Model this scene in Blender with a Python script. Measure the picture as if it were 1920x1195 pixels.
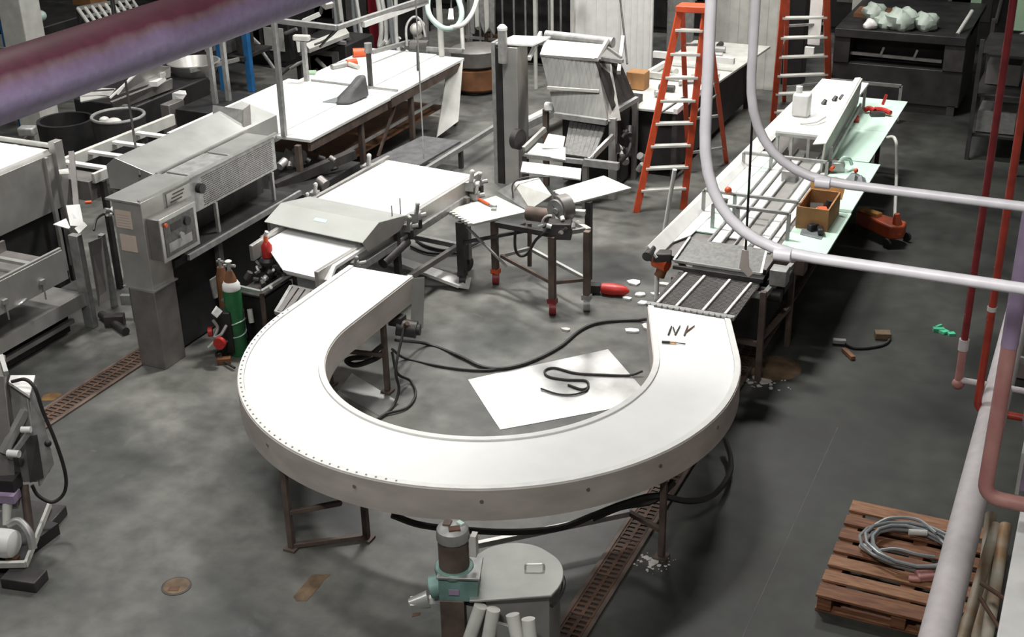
import bpy, math, random
from mathutils import Vector, Matrix
random.seed(7)
for o in list(bpy.data.objects): bpy.data.objects.remove(o)
SC = bpy.context.scene
C = SC.collection
PI = math.pi
ORD = ['first', 'second', 'third', 'fourth', 'fifth', 'sixth', 'seventh', 'eighth', 'ninth', 'tenth']
V = lambda x, y, z: Vector((x, y, z))

# ------------------------------------------------------------------ camera
H = 5.3
def basis(yaw, pit, rol):
    yaw, pit, rol = (math.radians(a) for a in (yaw, pit, rol))
    fw = V(math.sin(yaw)*math.cos(pit), math.cos(yaw)*math.cos(pit), -math.sin(pit))
    r = V(math.cos(yaw), -math.sin(yaw), 0); u = r.cross(fw)
    return math.cos(rol)*r + math.sin(rol)*u, -math.sin(rol)*r + math.cos(rol)*u, fw
r2, u2, fw = basis(-25.2, 25.5, -1.3)
cam = bpy.data.cameras.new('camera'); camo = bpy.data.objects.new('camera', cam); C.objects.link(camo)
cam.sensor_fit = 'HORIZONTAL'; cam.sensor_width = 36.0; cam.lens = 2435.0/1920*36.0
cam.clip_end = 200
camo.matrix_world = Matrix(((r2.x, u2.x, -fw.x, 0), (r2.y, u2.y, -fw.y, 0), (r2.z, u2.z, -fw.z, H), (0, 0, 0, 1)))
SC.camera = camo

# ------------------------------------------------------------------ light
SC.view_settings.view_transform = 'Standard'; SC.view_settings.look = 'None'
SC.view_settings.gamma = 1.0; SC.view_settings.use_curve_mapping = False
SC.view_settings.exposure = -0.3
W = bpy.data.worlds.new('factory_air'); SC.world = W; W.use_nodes = True
W.node_tree.nodes['Background'].inputs[0].default_value = (0.92, 0.97, 1.0, 1)
W.node_tree.nodes['Background'].inputs[1].default_value = 0.055
def area(name, loc, sx, sy, power, col=(1, .98, .94), spread=PI):
    l = bpy.data.lights.new(name, 'AREA'); l.shape = 'RECTANGLE'; l.size = sx; l.size_y = sy; l.energy = power; l.color = col; l.spread = spread
    o = bpy.data.objects.new(name, l); o.location = loc; C.objects.link(o); return o
# rows of high-bay lamps under the roof, brighter over the machines than over the right-hand aisle, plus one added fill
for i, (x, y, p) in enumerate([(-8.6, 3.6, 95), (-4.6, 4.8, 70), (-9.0, 9.3, 200), (-5.0, 11.3, 400), (-3.2, 15.5, 270), (-8.6, 15.5, 280), (-13.5, 12.0, 80), (-9.3, 21.2, 330), (-1.6, 1.0, 430)]):  # last entry is an added fill lamp above the camera, brightening the conduits
    area('bay_and_fill_lamp', (x, y, 7.4), *((2.6, 1.4) if y > 20 else (1.3, .5)), p, spread=math.radians(180 if y > 20 or y < 2 else 125))

# ------------------------------------------------------------------ materials
MATS = {}
def mat(name, col, rough=.5, metal=0., var=.12, scale=6., bump=0., stretch=None, col2=None, spec=.5, trans=0.):
    m = bpy.data.materials.new(name); m.use_nodes = True; nt = m.node_tree; b = nt.nodes['Principled BSDF']
    b.inputs['Roughness'].default_value = rough; b.inputs['Metallic'].default_value = metal
    b.inputs['Specular IOR Level'].default_value = spec
    if trans: b.inputs['Transmission Weight'].default_value = trans
    tc = nt.nodes.new('ShaderNodeTexCoord'); mp = nt.nodes.new('ShaderNodeMapping'); nt.links.new(tc.outputs['Object'], mp.inputs[0])
    if stretch: mp.inputs['Scale'].default_value = stretch
    n = nt.nodes.new('ShaderNodeTexNoise'); n.inputs['Scale'].default_value = scale; n.inputs['Detail'].default_value = 6
    nt.links.new(mp.outputs[0], n.inputs['Vector'])
    cr = nt.nodes.new('ShaderNodeValToRGB'); nt.links.new(n.outputs['Fac'], cr.inputs[0])
    c2 = col2 or tuple(max(0, c*(1-var*2.2)) for c in col)
    cr.color_ramp.elements[0].position = .32; cr.color_ramp.elements[1].position = .68
    cr.color_ramp.elements[0].color = (*c2, 1); cr.color_ramp.elements[1].color = (*col, 1)
    nt.links.new(cr.outputs[0], b.inputs['Base Color'])
    if bump:
        bp = nt.nodes.new('ShaderNodeBump'); bp.inputs['Strength'].default_value = bump; bp.inputs['Distance'].default_value = .02
        nt.links.new(n.outputs['Fac'], bp.inputs['Height']); nt.links.new(bp.outputs[0], b.inputs['Normal'])
    MATS[name] = m; return m
mat('belt', (.88, .88, .87), .55, 0, .02, 5)
mat('white', (.82, .82, .80), .45, 0, .05, 8)
mat('offwhite', (.60, .60, .56), .5, 0, .10, 6)
mat('mint', (.63, .84, .72), .42, 0, .05, 4)
mat('steel', (.52, .51, .49), .38, .6, .10, 5)
mat('steelbright', (.50, .505, .485), .34, .6, .08, 5)
mat('apron', (.62, .555, .52), .5, .25, .10, 3, stretch=(1, 1, 3))
mat('steeldark', (.26, .245, .235), .45, .5, .12, 6)
mat('iron', (.075, .07, .068), .5, .4, .2, 8)
mat('rustiron', (.17, .125, .105), .6, .35, .22, 7)
mat('galv', (.43, .43, .42), .45, .5, .14, 14)
mat('black', (.022, .021, .022), .5, 0, .2, 8)
mat('rubber', (.03, .028, .028), .6, 0, .2, 8)
mat('darkmachine', (.042, .041, .042), .5, .3, .25, 4)
mat('orange', (.72, .115, .03), .45, 0, .15, 5)
mat('ladder_red', (.74, .10, .035), .45, 0, .12, 6)
mat('red', (.50, .025, .02), .42, 0, .15, 6)
mat('pipe_crimson', (.42, .05, .028), .42, 0, .18, 8)
mat('pipe_red', (.26, .025, .03), .45, 0, .18, 9)
mat('pipe_pink', (.46, .235, .21), .5, 0, .16, 7, col2=(.36, .15, .14))
mat('purple', (.30, .21, .38), .5, .1, .16, 4, col2=(.20, .125, .25))
mat('maroon', (.22, .075, .11), .5, 0, .2, 6)
mat('lilac', (.36, .27, .41), .5, 0, .16, 5)
mat('conduit', (.86, .83, .88), .38, 0., .07, 12)
mat('dirtypipe', (.60, .56, .57), .6, 0, .13, 14, col2=(.53, .49, .50))
mat('jointgrey', (.13, .13, .125), .7, 0, .2, 6)
mat('rustypipe', (.56, .54, .46), .6, .1, .2, 5, col2=(.30, .17, .08))
mat('green', (.028, .17, .06), .4, 0, .15, 6)
mat('gearteal', (.19, .32, .29), .45, .1, .18, 9)
mat('blue', (.03, .18, .45), .45, 0, .15, 6)
mat('brownrust', (.22, .095, .04), .6, 0, .25, 5)
mat('wood', (.24, .105, .05), .65, 0, .22, 3.5, bump=.3, stretch=(2, 14, 14), col2=(.11, .042, .022))
mat('woodpale', (.34, .18, .095), .65, 0, .18, 3.5, bump=.3, stretch=(2, 14, 14), col2=(.18, .075, .038))
mat('cardboard', (.42, .21, .08), .75, 0, .2, 4)
mat('paper', (.62, .51, .43), .7, 0, .04, 5)
mat('paperwhite', (.80, .80, .78), .7, 0, .04, 5)
mat('tag', (.60, .52, .49), .7, 0, .06, 9)
mat('hosegrey', (.27, .29, .30), .35, .1, .12, 9)
mat('hosewhite', (.72, .73, .70), .4, 0, .1, 7)
mat('hosemint', (.52, .68, .62), .4, 0, .08, 7)
mat('redcolumn', (.30, .015, .03), .5, 0, .15, 6)
mat('pistachio', (.38, .55, .38), .55, 0, .06, 4)
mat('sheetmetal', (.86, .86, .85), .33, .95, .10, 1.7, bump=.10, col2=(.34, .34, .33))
mat('amber', (.62, .30, .08), .4, 0, .2, 9)
mat('rust', (.13, .068, .042), .75, 0, .25, 7)
mat('stainochre', (.25, .13, .04), .7, 0, .3, 8)
mat('stainbrown', (.20, .13, .075), .7, 0, .3, 8)
mat('powder', (.70, .66, .63), .9, 0, .15, 12)
mat('glassgreen', (.12, .62, .36), .2, 0, .2, 9)
mat('meshgrey', (.15, .15, .143), .5, .4, .16, 30)
mat('hoodsteel', (.44, .45, .425), .42, .3, .06, 3)
mat('chutegrey', (.24, .24, .228), .5, .25, .12, 5, stretch=(6, 1, 1))
mat('jackorange', (.42, .07, .02), .5, 0, .3, 6, col2=(.22, .035, .015))
mat('lidsteel', (.34, .345, .325), .45, .35, .06, 7)
mat('palebag', (.52, .60, .53), .5, 0, .12, 7)
mat('slate', (.12, .12, .125), .7, 0, .2, 9)
mat('taupe', (.34, .29, .27), .6, 0, .1, 6)

def painted_pipe():
    m = bpy.data.materials.new('pipe_paint'); m.use_nodes = True; nt = m.node_tree; b = nt.nodes['Principled BSDF']; L = nt.links.new; N = nt.nodes.new
    b.inputs['Roughness'].default_value = .5
    tc = N('ShaderNodeTexCoord'); s = N('ShaderNodeSeparateXYZ'); L(tc.outputs['Object'], s.inputs[0])
    n = N('ShaderNodeTexNoise'); n.inputs['Scale'].default_value = 3.0; n.inputs['Detail'].default_value = 8; L(tc.outputs['Object'], n.inputs['Vector'])
    a = N('ShaderNodeMath'); a.operation = 'MULTIPLY_ADD'; L(n.outputs['Fac'], a.inputs[0]); a.inputs[1].default_value = .09; L(s.outputs['Z'], a.inputs[2])
    mr = N('ShaderNodeMapRange'); mr.inputs['From Min'].default_value = .045; mr.inputs['From Max'].default_value = .305; L(a.outputs[0], mr.inputs['Value'])
    r = N('ShaderNodeValToRGB'); L(mr.outputs[0], r.inputs[0]); e = r.color_ramp.elements
    e[0].position = 0; e[0].color = (.40, .33, .52, 1); e[1].position = 1; e[1].color = (.05, .012, .02, 1)
    for p, c in ((.46, (.38, .31, .49)), (.62, (.27, .19, .32)), (.74, (.17, .11, .13)), (.83, (.085, .022, .038))):
        k = e.new(p); k.color = (*c, 1)
    n2 = N('ShaderNodeTexNoise'); n2.inputs['Scale'].default_value = 26; n2.inputs['Detail'].default_value = 6; L(tc.outputs['Object'], n2.inputs['Vector'])
    r2_ = N('ShaderNodeValToRGB'); L(n2.outputs['Fac'], r2_.inputs[0]); r2_.color_ramp.elements[0].color = (.7, .7, .72, 1); r2_.color_ramp.elements[1].color = (1.2, 1.2, 1.2, 1)
    x = N('ShaderNodeMixRGB'); x.blend_type = 'MULTIPLY'; x.inputs[0].default_value = 1; L(r.outputs[0], x.inputs[1]); L(r2_.outputs[0], x.inputs[2]); L(x.outputs[0], b.inputs['Base Color'])
    MATS['pipe_paint'] = m
painted_pipe()
def floor_mat():
    m = bpy.data.materials.new('concrete'); m.use_nodes = True; nt = m.node_tree; b = nt.nodes['Principled BSDF']
    L = nt.links.new; N = nt.nodes.new
    tc = N('ShaderNodeTexCoord')
    def noise(s, d=8, dist=0.):
        n = N('ShaderNodeTexNoise'); n.inputs['Scale'].default_value = s; n.inputs['Detail'].default_value = d; n.inputs['Distortion'].default_value = dist; L(tc.outputs['Object'], n.inputs['Vector']); return n
    def ramp(src, a, ca, bb, cb):
        r = N('ShaderNodeValToRGB'); r.color_ramp.elements[0].position = a; r.color_ramp.elements[1].position = bb
        r.color_ramp.elements[0].color = (*ca, 1); r.color_ramp.elements[1].color = (*cb, 1); L(src, r.inputs[0]); return r
    def mix(f, a, bcol, mode='MIX'):
        x = N('ShaderNodeMixRGB'); x.blend_type = mode
        if isinstance(f, float): x.inputs[0].default_value = f
        else: L(f, x.inputs[0])
        L(a, x.inputs[1])
        if isinstance(bcol, tuple): x.inputs[2].default_value = (*bcol, 1)
        else: L(bcol, x.inputs[2])
        return x
    n1 = noise(.8, 10, .4); base = ramp(n1.outputs['Fac'], .34, (.043, .0445, .0435), .66, (.172, .172, .157))
    n2 = noise(5.5, 8); fine = ramp(n2.outputs['Fac'], .3, (.66, .66, .66), .7, (1.22, 1.22, 1.20))
    a = mix(1.0, base.outputs[0], fine.outputs[0], 'MULTIPLY')
    n3 = noise(.55, 5, 1.0); st = ramp(n3.outputs['Fac'], .60, (0, 0, 0), .76, (.75, .75, .75))
    c = mix(st.outputs[0], a.outputs[0], (.060, .046, .036))
    n4 = noise(1.6, 9, 2.2); wt = ramp(n4.outputs['Fac'], .63, (0, 0, 0), .80, (.5, .5, .5))
    d = mix(wt.outputs[0], c.outputs[0], (.165, .165, .158))
    # the sealed, oily strip of the right-hand aisle, with a ragged worn edge
    sx = N('ShaderNodeSeparateXYZ'); L(tc.outputs['Object'], sx.inputs[0])
    ad = N('ShaderNodeMath'); ad.operation = 'MULTIPLY_ADD'; L(n3.outputs['Fac'], ad.inputs[0]); ad.inputs[1].default_value = 1.8; L(sx.outputs['X'], ad.inputs[2])
    mr = N('ShaderNodeMapRange'); mr.inputs['From Min'].default_value = -2.3; mr.inputs['From Max'].default_value = -1.0; L(ad.outputs[0], mr.inputs['Value'])
    dk = mix(1.0, d.outputs[0], (.25, .26, .25), 'MULTIPLY'); e_ = mix(mr.outputs[0], d.outputs[0], dk.outputs[0])
    L(e_.outputs[0], b.inputs['Base Color'])
    rr = ramp(n1.outputs['Fac'], .3, (.42, .42, .42), .7, (.62, .62, .62)); L(rr.outputs[0], b.inputs['Roughness'])
    bp = N('ShaderNodeBump'); bp.inputs['Strength'].default_value = .12; bp.inputs['Distance'].default_value = .01; L(n2.outputs['Fac'], bp.inputs['Height']); L(bp.outputs[0], b.inputs['Normal'])
    MATS['concrete'] = m
floor_mat()

# ------------------------------------------------------------------ mesh helpers
class MB:
    def __init__(s): s.v = []; s.f = []
    def add(s, vs, fs):
        o = len(s.v); s.v += [Vector(v) for v in vs]; s.f += [[i+o for i in f] for f in fs]; return s
    def hexa(s, p):   # 8 points: bottom ring then top ring
        return s.add(p, [(3, 2, 1, 0), (4, 5, 6, 7), (0, 1, 5, 4), (1, 2, 6, 5), (2, 3, 7, 6), (3, 0, 4, 7)])
    def box(s, x0, x1, y0, y1, z0, z1):
        return s.hexa([(x0, y0, z0), (x1, y0, z0), (x1, y1, z0), (x0, y1, z0), (x0, y0, z1), (x1, y0, z1), (x1, y1, z1), (x0, y1, z1)])
    def obox(s, c, sx, sy, sz, rz=0., rx=0., ry=0.):
        M = Matrix.Rotation(rz, 3, 'Z') @ Matrix.Rotation(ry, 3, 'Y') @ Matrix.Rotation(rx, 3, 'X'); c = Vector(c)
        return s.hexa([c + M @ V(a*sx/2, b*sy/2, k*sz/2) for k in (-1, 1) for a, b in ((-1, -1), (1, -1), (1, 1), (-1, 1))])
    def beam(s, a, b, w, h=None, up=(0, 0, 1)):
        a, b = Vector(a), Vector(b); h = h or w; d = (b-a).normalized(); up = Vector(up)
        if abs(d.dot(up)) > .95: up = V(0, 1, 0)
        x = d.cross(up).normalized()*w/2; y = x.cross(d).normalized()*h/2
        return s.hexa([a-x-y, a+x-y, b+x-y, b-x-y, a-x+y, a+x+y, b+x+y, b-x+y])
    def slab(s, p0, p1, p2, p3, t):   # a sheet with thickness t below the four corners
        n = (Vector(p1)-Vector(p0)).cross(Vector(p3)-Vector(p0)).normalized()*t
        P4 = [Vector(p) for p in (p0, p1, p2, p3)]
        return s.hexa([p-n for p in P4] + P4)
    def prism(s, poly, z0, z1):
        n = len(poly)
        return s.add([(x, y, z0) for x, y in poly] + [(x, y, z1) for x, y in poly], [tuple(range(n))[::-1], tuple(range(n, 2*n))] + [(i, (i+1) % n, n+(i+1) % n, n+i) for i in range(n)])
    def extr(s, pts, vec):
        n = len(pts); pts = [Vector(p) for p in pts]; vec = Vector(vec)
        return s.add(pts + [p+vec for p in pts], [tuple(range(n))[::-1], tuple(range(n, 2*n))] + [(i, (i+1) % n, n+(i+1) % n, n+i) for i in range(n)])
    def tube(s, pts, r, n=8, closed=False):
        pts = [Vector(p) for p in pts]; m = len(pts); rs = r if isinstance(r, (list, tuple)) else [r]*m
        def tan(i):
            if closed: return (pts[(i+1) % m]-pts[i-1]).normalized()
            return (pts[min(i+1, m-1)]-pts[max(i-1, 0)]).normalized()
        t = tan(0); up = V(0, 0, 1) if abs(t.z) < .9 else V(1, 0, 0); x = t.cross(up).normalized(); o = len(s.v)
        for i in range(m):
            t2 = tan(i); x = (x - t2*x.dot(t2)).normalized(); y = t2.cross(x)
            for k in range(n):
                a = 2*PI*k/n; s.v.append(pts[i] + (x*math.cos(a)+y*math.sin(a))*rs[i])
        for i in range(m if closed else m-1):
            j = (i+1) % m
            for k in range(n): s.f.append([o+i*n+k, o+i*n+(k+1) % n, o+j*n+(k+1) % n, o+j*n+k])
        if not closed: s.f.append([o+k for k in range(n)][::-1]); s.f.append([o+(m-1)*n+k for k in range(n)])
        return s
    def cyl(s, a, b, r, rb=None, n=16): return s.tube([a, b], [r, r if rb is None else rb], n)
    def lathe(s, c, prof, n=24, axis=(0, 0, 1)):
        c = Vector(c); q = V(0, 0, 1).rotation_difference(Vector(axis).normalized()); o = len(s.v); m = len(prof)
        for r, z in prof:
            for k in range(n): s.v.append(c + q @ V(r*math.cos(2*PI*k/n), r*math.sin(2*PI*k/n), z))
        for i in range(m-1):
            for k in range(n): s.f.append([o+i*n+k, o+i*n+(k+1) % n, o+(i+1)*n+(k+1) % n, o+(i+1)*n+k])
        s.f.append([o+k for k in range(n)][::-1]); s.f.append([o+(m-1)*n+k for k in range(n)])
        return s
    def ball(s, c, r, sz=1., n=12):
        return s.lathe(c, [(max(r*math.sin(PI*i/8), r*.02), -r*sz*math.cos(PI*i/8)) for i in range(9)], n)
    def ringseg(s, c, ri, ro, a0, a1, z0, z1, n):
        o = len(s.v)
        for i in range(n+1):
            a = math.radians(a0+(a1-a0)*i/n); ca, sa = math.cos(a), math.sin(a)
            for r, z in ((ri, z0), (ro, z0), (ro, z1), (ri, z1)): s.v.append(V(c[0]+r*ca, c[1]+r*sa, z))
        for i in range(n):
            b = o+4*i
            for k in range(4): s.f.append([b+k, b+(k+1) % 4, b+4+(k+1) % 4, b+4+k])
        s.f.append([o, o+3, o+2, o+1]); s.f.append([o+4*n+k for k in range(4)]); return s
    def mesh(s, name, loc, smooth=True):
        me = bpy.data.meshes.new(name); loc = Vector(loc)
        me.from_pydata([tuple(v-loc) for v in s.v], [], s.f); me.update()
        import bmesh
        bm = bmesh.new(); bm.from_mesh(me); bmesh.ops.recalc_face_normals(bm, faces=bm.faces); bm.to_mesh(me); bm.free()
        if smooth:
            me.shade_smooth(); me.set_sharp_from_angle(angle=.65)
        return me
def curve(pts, k=6):     # smooth path through points (Catmull-Rom)
    p = [Vector(q) for q in pts]; p = [2*p[0]-p[1]] + p + [2*p[-1]-p[-2]]; out = []
    for i in range(1, len(p)-2):
        for j in range(k):
            t = j/k; a, b, c, d = p[i-1], p[i], p[i+1], p[i+2]
            out.append(.5*((2*b)+(c-a)*t+(2*a-5*b+4*c-d)*t*t+(3*b-a-3*c+d)*t**3))
    return out + [p[-2]]
def bend(pts, r, k=6):   # a path with rounded corners
    p = [Vector(q) for q in pts]; out = [p[0]]
    for i in range(1, len(p)-1):
        d0 = (p[i-1]-p[i]); d1 = (p[i+1]-p[i]); rr = min(r, d0.length*.49, d1.length*.49); a = p[i]+d0.normalized()*rr; b = p[i]+d1.normalized()*rr
        for j in range(k+1):
            t = j/k; out.append((1-t)**2*a+2*t*(1-t)*p[i]+t*t*b)
    return out + [p[-1]]

def finish(o, m, bevel=0.):
    o.data.materials.append(MATS[m])
    if bevel:
        b = o.modifiers.new('edge', 'BEVEL'); b.width = bevel; b.segments = 2; b.limit_method = 'ANGLE'; b.angle_limit = .7
    return o
def tag(o, label, cat, group=None, kind=None):
    o['label'] = label; o['category'] = cat
    if group: o['group'] = group
    if kind: o['kind'] = kind
    return o
class T:                 # a thing: an Empty at its base that parents its parts
    def __init__(s, name, label, cat, loc, group=None):
        s.loc = Vector(loc); s.e = bpy.data.objects.new(name, None); s.e.empty_display_size = .2; C.objects.link(s.e); s.e.location = s.loc; tag(s.e, label, cat, group)
    def part(s, name, mb, m, parent=None, label=None, bevel=0., smooth=True, kind=None):
        o = bpy.data.objects.new(name, mb.mesh(name, s.loc, smooth)); C.objects.link(o); o.parent = parent or s.e; finish(o, m, bevel)
        if label: o['label'] = label
        if kind: o['kind'] = kind
        return o
    def inst(s, src, name, off, parent=None):    # another part that shares its mesh
        o = bpy.data.objects.new(name, src.data); C.objects.link(o); o.parent = parent or s.e; o.location = Vector(off)
        for md in src.modifiers:
            b = o.modifiers.new('edge', 'BEVEL'); b.width = md.width; b.segments = 2; b.limit_method = 'ANGLE'; b.angle_limit = .7
        return o
def dup(t, loc, rz, label, group=None):
    def cp(o, par):
        c = o.copy(); C.objects.link(c); c.parent = par
        for ch in o.children: cp(ch, c)
        return c
    r = cp(t.e, None); r.location = loc; r.rotation_euler = (0, 0, rz); r['label'] = label
    if group: r['group'] = group
    return r
def base_of(mb):
    xs = [v.x for v in mb.v]; ys = [v.y for v in mb.v]; zs = [v.z for v in mb.v]
    return V((min(xs)+max(xs))/2, (min(ys)+max(ys))/2, min(zs))
def one(name, mb, m, label, cat, group=None, bevel=0., smooth=True, kind=None):
    l = base_of(mb); o = bpy.data.objects.new(name, mb.mesh(name, l, smooth)); C.objects.link(o); o.location = l; finish(o, m, bevel); return tag(o, label, cat, group, kind)
def struct(name, mb, m, parent=None, label=None, cat=None, bevel=0., smooth=True):
    l = V(0, 0, 0); o = bpy.data.objects.new(name, mb.mesh(name, l, smooth)); C.objects.link(o); finish(o, m, bevel)
    if parent: o.parent = parent
    else:
        o['kind'] = 'structure'
        if label: o['label'] = label
        if cat: o['category'] = cat
    return o

# ================================================================== the setting
floor = struct('floor', MB().box(-24, 4, -1, 30, -.3, 0), 'concrete', label='stained grey concrete factory floor', cat='floor')
struct('wall_back', MB().box(-24, 4, 27, 27.3, 0, 8), 'darkmachine', label='dark back wall of the factory hall', cat='wall')
struct('wall_left', MB().box(-22.3, -22, -1, 27, 0, 8), 'taupe', label='far left wall of the factory hall', cat='wall')
struct('wall_right', MB().box(2.6, 2.85, -1, 27, 0, 8), 'offwhite', label='right side wall behind the pipes', cat='wall')

def drain(name, x0, x1, y0, y1, label, tile):
    d = struct(name, MB().box(x0, x1, y0, y1, .001, .004), 'iron', label=label, cat='floor drain')
    for a, b in ((x0-.02, x0+.012), (x1-.012, x1+.02)):
        struct('edge_rail', MB().box(a, b, y0, y1, .001, .016), 'rustiron', d, bevel=.003)
    # cast grate sections, each with two rows of slots
    n = int((y1-y0)/tile); xm = (x0+x1)/2; g = MB(); k = 9; st = tile/k
    g.box(x0+.014, x0+.028, 0, tile-.006, .006, .013); g.box(x1-.028, x1-.014, 0, tile-.006, .006, .013); g.box(xm-.012, xm+.012, 0, tile-.006, .006, .013)
    for j in range(k): g.box(x0+.014, x1-.014, j*st, j*st+st*.42, .006, .0125)
    me = g.mesh('grate_section', (0, 0, 0), False); me.materials.append(MATS['rust'])
    for i in range(n):
        o = bpy.data.objects.new('grate_section', me); C.objects.link(o); o.location = (0, y0+i*tile, 0); o.parent = d
    return d
struct('floor_joint', MB().box(-1.482, -1.477, 5.2, 9.2, .0003, .0012), 'jointgrey', floor)
drain('drain_1', -2.565, -2.385, 4.4, 13.4, 'rusty floor drain channel with slotted grates running under the right end of the curved conveyor', .45)
drain('drain_2', -7.62, -7.40, 5.6, 8.9, 'rust-stained floor drain channel with slotted grates in front of the steel cabinet', .45)

# ================================================================== curved conveyor
cc = (-3.847, 7.762); RO, RI, ZT = 1.853, 1.225, .878
AE = 22.0
dx, dy = -math.sin(math.radians(AE)), math.cos(math.radians(AE))
def upath(r, z, a_n=64):
    pts = [V(cc[0]-r, 8.815, z)]
    a0, a1 = -180, AE
    for i in range(a_n+1):
        a = math.radians(a0+(a1-a0)*i/a_n); pts.append(V(cc[0]+r*math.cos(a), cc[1]+r*math.sin(a), z))
    e = pts[-1]; t = (9.01-e.y)/dy; pts.append(V(e.x+dx*t, 9.01, z)); return pts
def ustrip(mb, r0, r1, z0, z1):
    A = [upath(r0, z0), upath(r1, z0), upath(r1, z1), upath(r0, z1)]; o = len(mb.v); n = len(A[0])
    for i in range(n):
        for k in range(4): mb.v.append(A[k][i])
    for i in range(n-1):
        b = o+4*i
        for k in range(4): mb.f.append([b+k, b+(k+1) % 4, b+4+(k+1) % 4, b+4+k])
    mb.f.append([o, o+3, o+2, o+1]); mb.f.append([o+4*(n-1)+k for k in range(4)]); return mb
u = T('curved_conveyor', 'large U-shaped white belt conveyor with steel sides in the middle of the floor', 'conveyor', (cc[0], cc[1], 0))
u.part('belt', ustrip(MB(), RI+.045, RO-.045, ZT-.02, ZT), 'belt', label='white plastic curved belt')
rim = u.part('outer_rim', ustrip(MB(), RO-.043, RO, ZT-.03, ZT+.012), 'white', label='white outer edge strip with small screws')
u.part('inner_rim', ustrip(MB(), RI, RI+.043, ZT-.03, ZT+.014), 'white')
u.part('outer_side_panel', ustrip(MB(), RO-.006, RO+.006, .655, ZT-.002), 'apron', label='brushed grey steel outer apron')
u.part('inner_side_panel', ustrip(MB(), RI-.006, RI+.006, .655, ZT-.002), 'apron')
u.part('bottom_pan', ustrip(MB(), RI+.01, RO-.01, .675, .69), 'steeldark')
scr = MB().cyl((0, 0, 0), (0, 0, .005), .007, n=6); sm = scr.mesh('screw', (0, 0, 0)); sm.materials.append(MATS['steeldark'])
for i in range(46):
    a = math.radians(-182 - 0 + i*2.2); r = RO-.02
    o = bpy.data.objects.new('screw', sm); C.objects.link(o); o.parent = rim; o.location = (r*math.cos(a), r*math.sin(a), ZT+.011)
for a in (-118, -92, -66, -45, -28, -8):
    x, y = cc[0]+(RO+.004)*math.cos(math.radians(a)), cc[1]+(RO+.004)*math.sin(math.radians(a))
    u.part('bolt_head', MB().cyl((x, y, .80), (x+.008*math.cos(math.radians(a)), y+.008*math.sin(math.radians(a)), .80), .013, n=8), 'steeldark')
# straight end plates
u.part('end_plate', MB().box(-5.70, -5.07, 8.80, 8.822, .62, ZT-.01), 'steel', bevel=.003)
u.part('end_plate', MB().beam(V(-3.03, 9.015, .76), V(-2.36, 9.015, .76), .02, .21), 'steel', bevel=.003)
# bent steel flange and drive motor under the left end
u.part('end_flange', MB().slab((-5.07, 8.80, .87), (-4.99, 8.87, .87), (-4.99, 8.80, .42), (-5.07, 8.72, .42), .006), 'steelbright', label='bright bent steel flange at the belt end')
mo = u.part('drive_motor', MB().cyl((-5.10, 8.55, .52), (-4.94, 8.60, .50), .075, n=16).cyl((-4.94, 8.60, .50), (-4.91, 8.61, .50), .05, n=12).obox((-5.1, 8.56, .58), .12, .10, .08), 'iron', label='dark drive motor under the belt end')
u.part('cable_gland', MB().cyl((-5.0, 8.52, .56), (-4.97, 8.50, .60), .02, n=8), 'rust', mo)
def uleg(p, top=.66, w=.042):
    p = Vector(p); l = u.part('leg', MB().beam((p.x, p.y, .02), (p.x, p.y, top), w), 'rustiron', bevel=.004)
    u.part('foot_plate', MB().box(p.x-.045, p.x+.045, p.y-.045, p.y+.045, .001, .018), 'rustiron', l)
    return p
A1 = uleg(V(-4.595, 6.094, 0.000)); A2 = uleg(V(-4.173, 6.396, 0.000)); B1 = uleg(V(-2.210, 6.999, 0.000)); D1 = uleg(V(-5.107, 8.337, 0.000)); D2 = uleg((-5.62, 8.25, 0)); E1 = uleg((-2.78, 8.45, 0))
def brace(a, b, z0, z1=None, m='rustiron', w=.034):
    a, b = Vector(a), Vector(b); u.part('brace', MB().beam((a.x, a.y, z0), (b.x, b.y, z0 if z1 is None else z1), w), m, bevel=.003)
brace(A1, V(-4.220, 6.192, 0.420), .30, .42); brace(A1, A2, .03); brace(D1, D2, .35)
brace(B1, V(-2.487, 7.114, 0.220), .22); brace(V(-2.487, 7.114, 0.220), V(-3.316, 6.342, 0.220), .22, None, 'steel', .04)
# ================================================================== loose bits on the belt
def pin(a, b, r, m, name, label, cat, group=None):
    return one(name, MB().tube([a, (a+b)/2, b], [r, r, r*.7], 8), m, label, cat, group)
pin(V(-2.711, 8.563, 0.886), V(-2.736, 8.714, 0.886), .007, 'iron', 'drill_bit', 'short dark drill bit on the curved belt, leftmost of the upper row', 'drill bit')
pin(V(-2.719, 8.701, 0.886), V(-2.659, 8.584, 0.886), .006, 'iron', 'drill_bit', 'thin dark drill bit leaning second from left on the curved belt', 'drill bit')
pin(V(-2.663, 8.583, 0.886), V(-2.678, 8.748, 0.886), .006, 'iron', 'drill_bit', 'thin dark drill bit third from left on the curved belt', 'drill bit')
pin(V(-2.596, 8.600, 0.886), V(-2.621, 8.771, 0.886), .007, 'rustiron', 'drill_bit', 'brown-shanked drill bit fourth from left on the curved belt', 'drill bit')
pin(V(-2.603, 8.647, 0.886), V(-2.575, 8.790, 0.886), .006, 'brownrust', 'drill_bit', 'rusty drill bit lying aslant at the right of the upper row on the curved belt', 'drill bit')
t = T('screwdriver', 'small tool with black handle and amber collar lying on the curved belt', 'tool', V(-2.650, 8.467, 0.878))
t.part('handle', MB().tube([V(-2.716, 8.424, 0.890), V(-2.657, 8.438, 0.890)], .010, 8), 'black'); t.part('collar', MB().tube([V(-2.657, 8.438, 0.890), V(-2.610, 8.448, 0.890)], .008, 8), 'amber'); t.part('shank', MB().tube([V(-2.612, 8.454, 0.887), V(-2.544, 8.466, 0.885)], .004, 6), 'iron')

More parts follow.
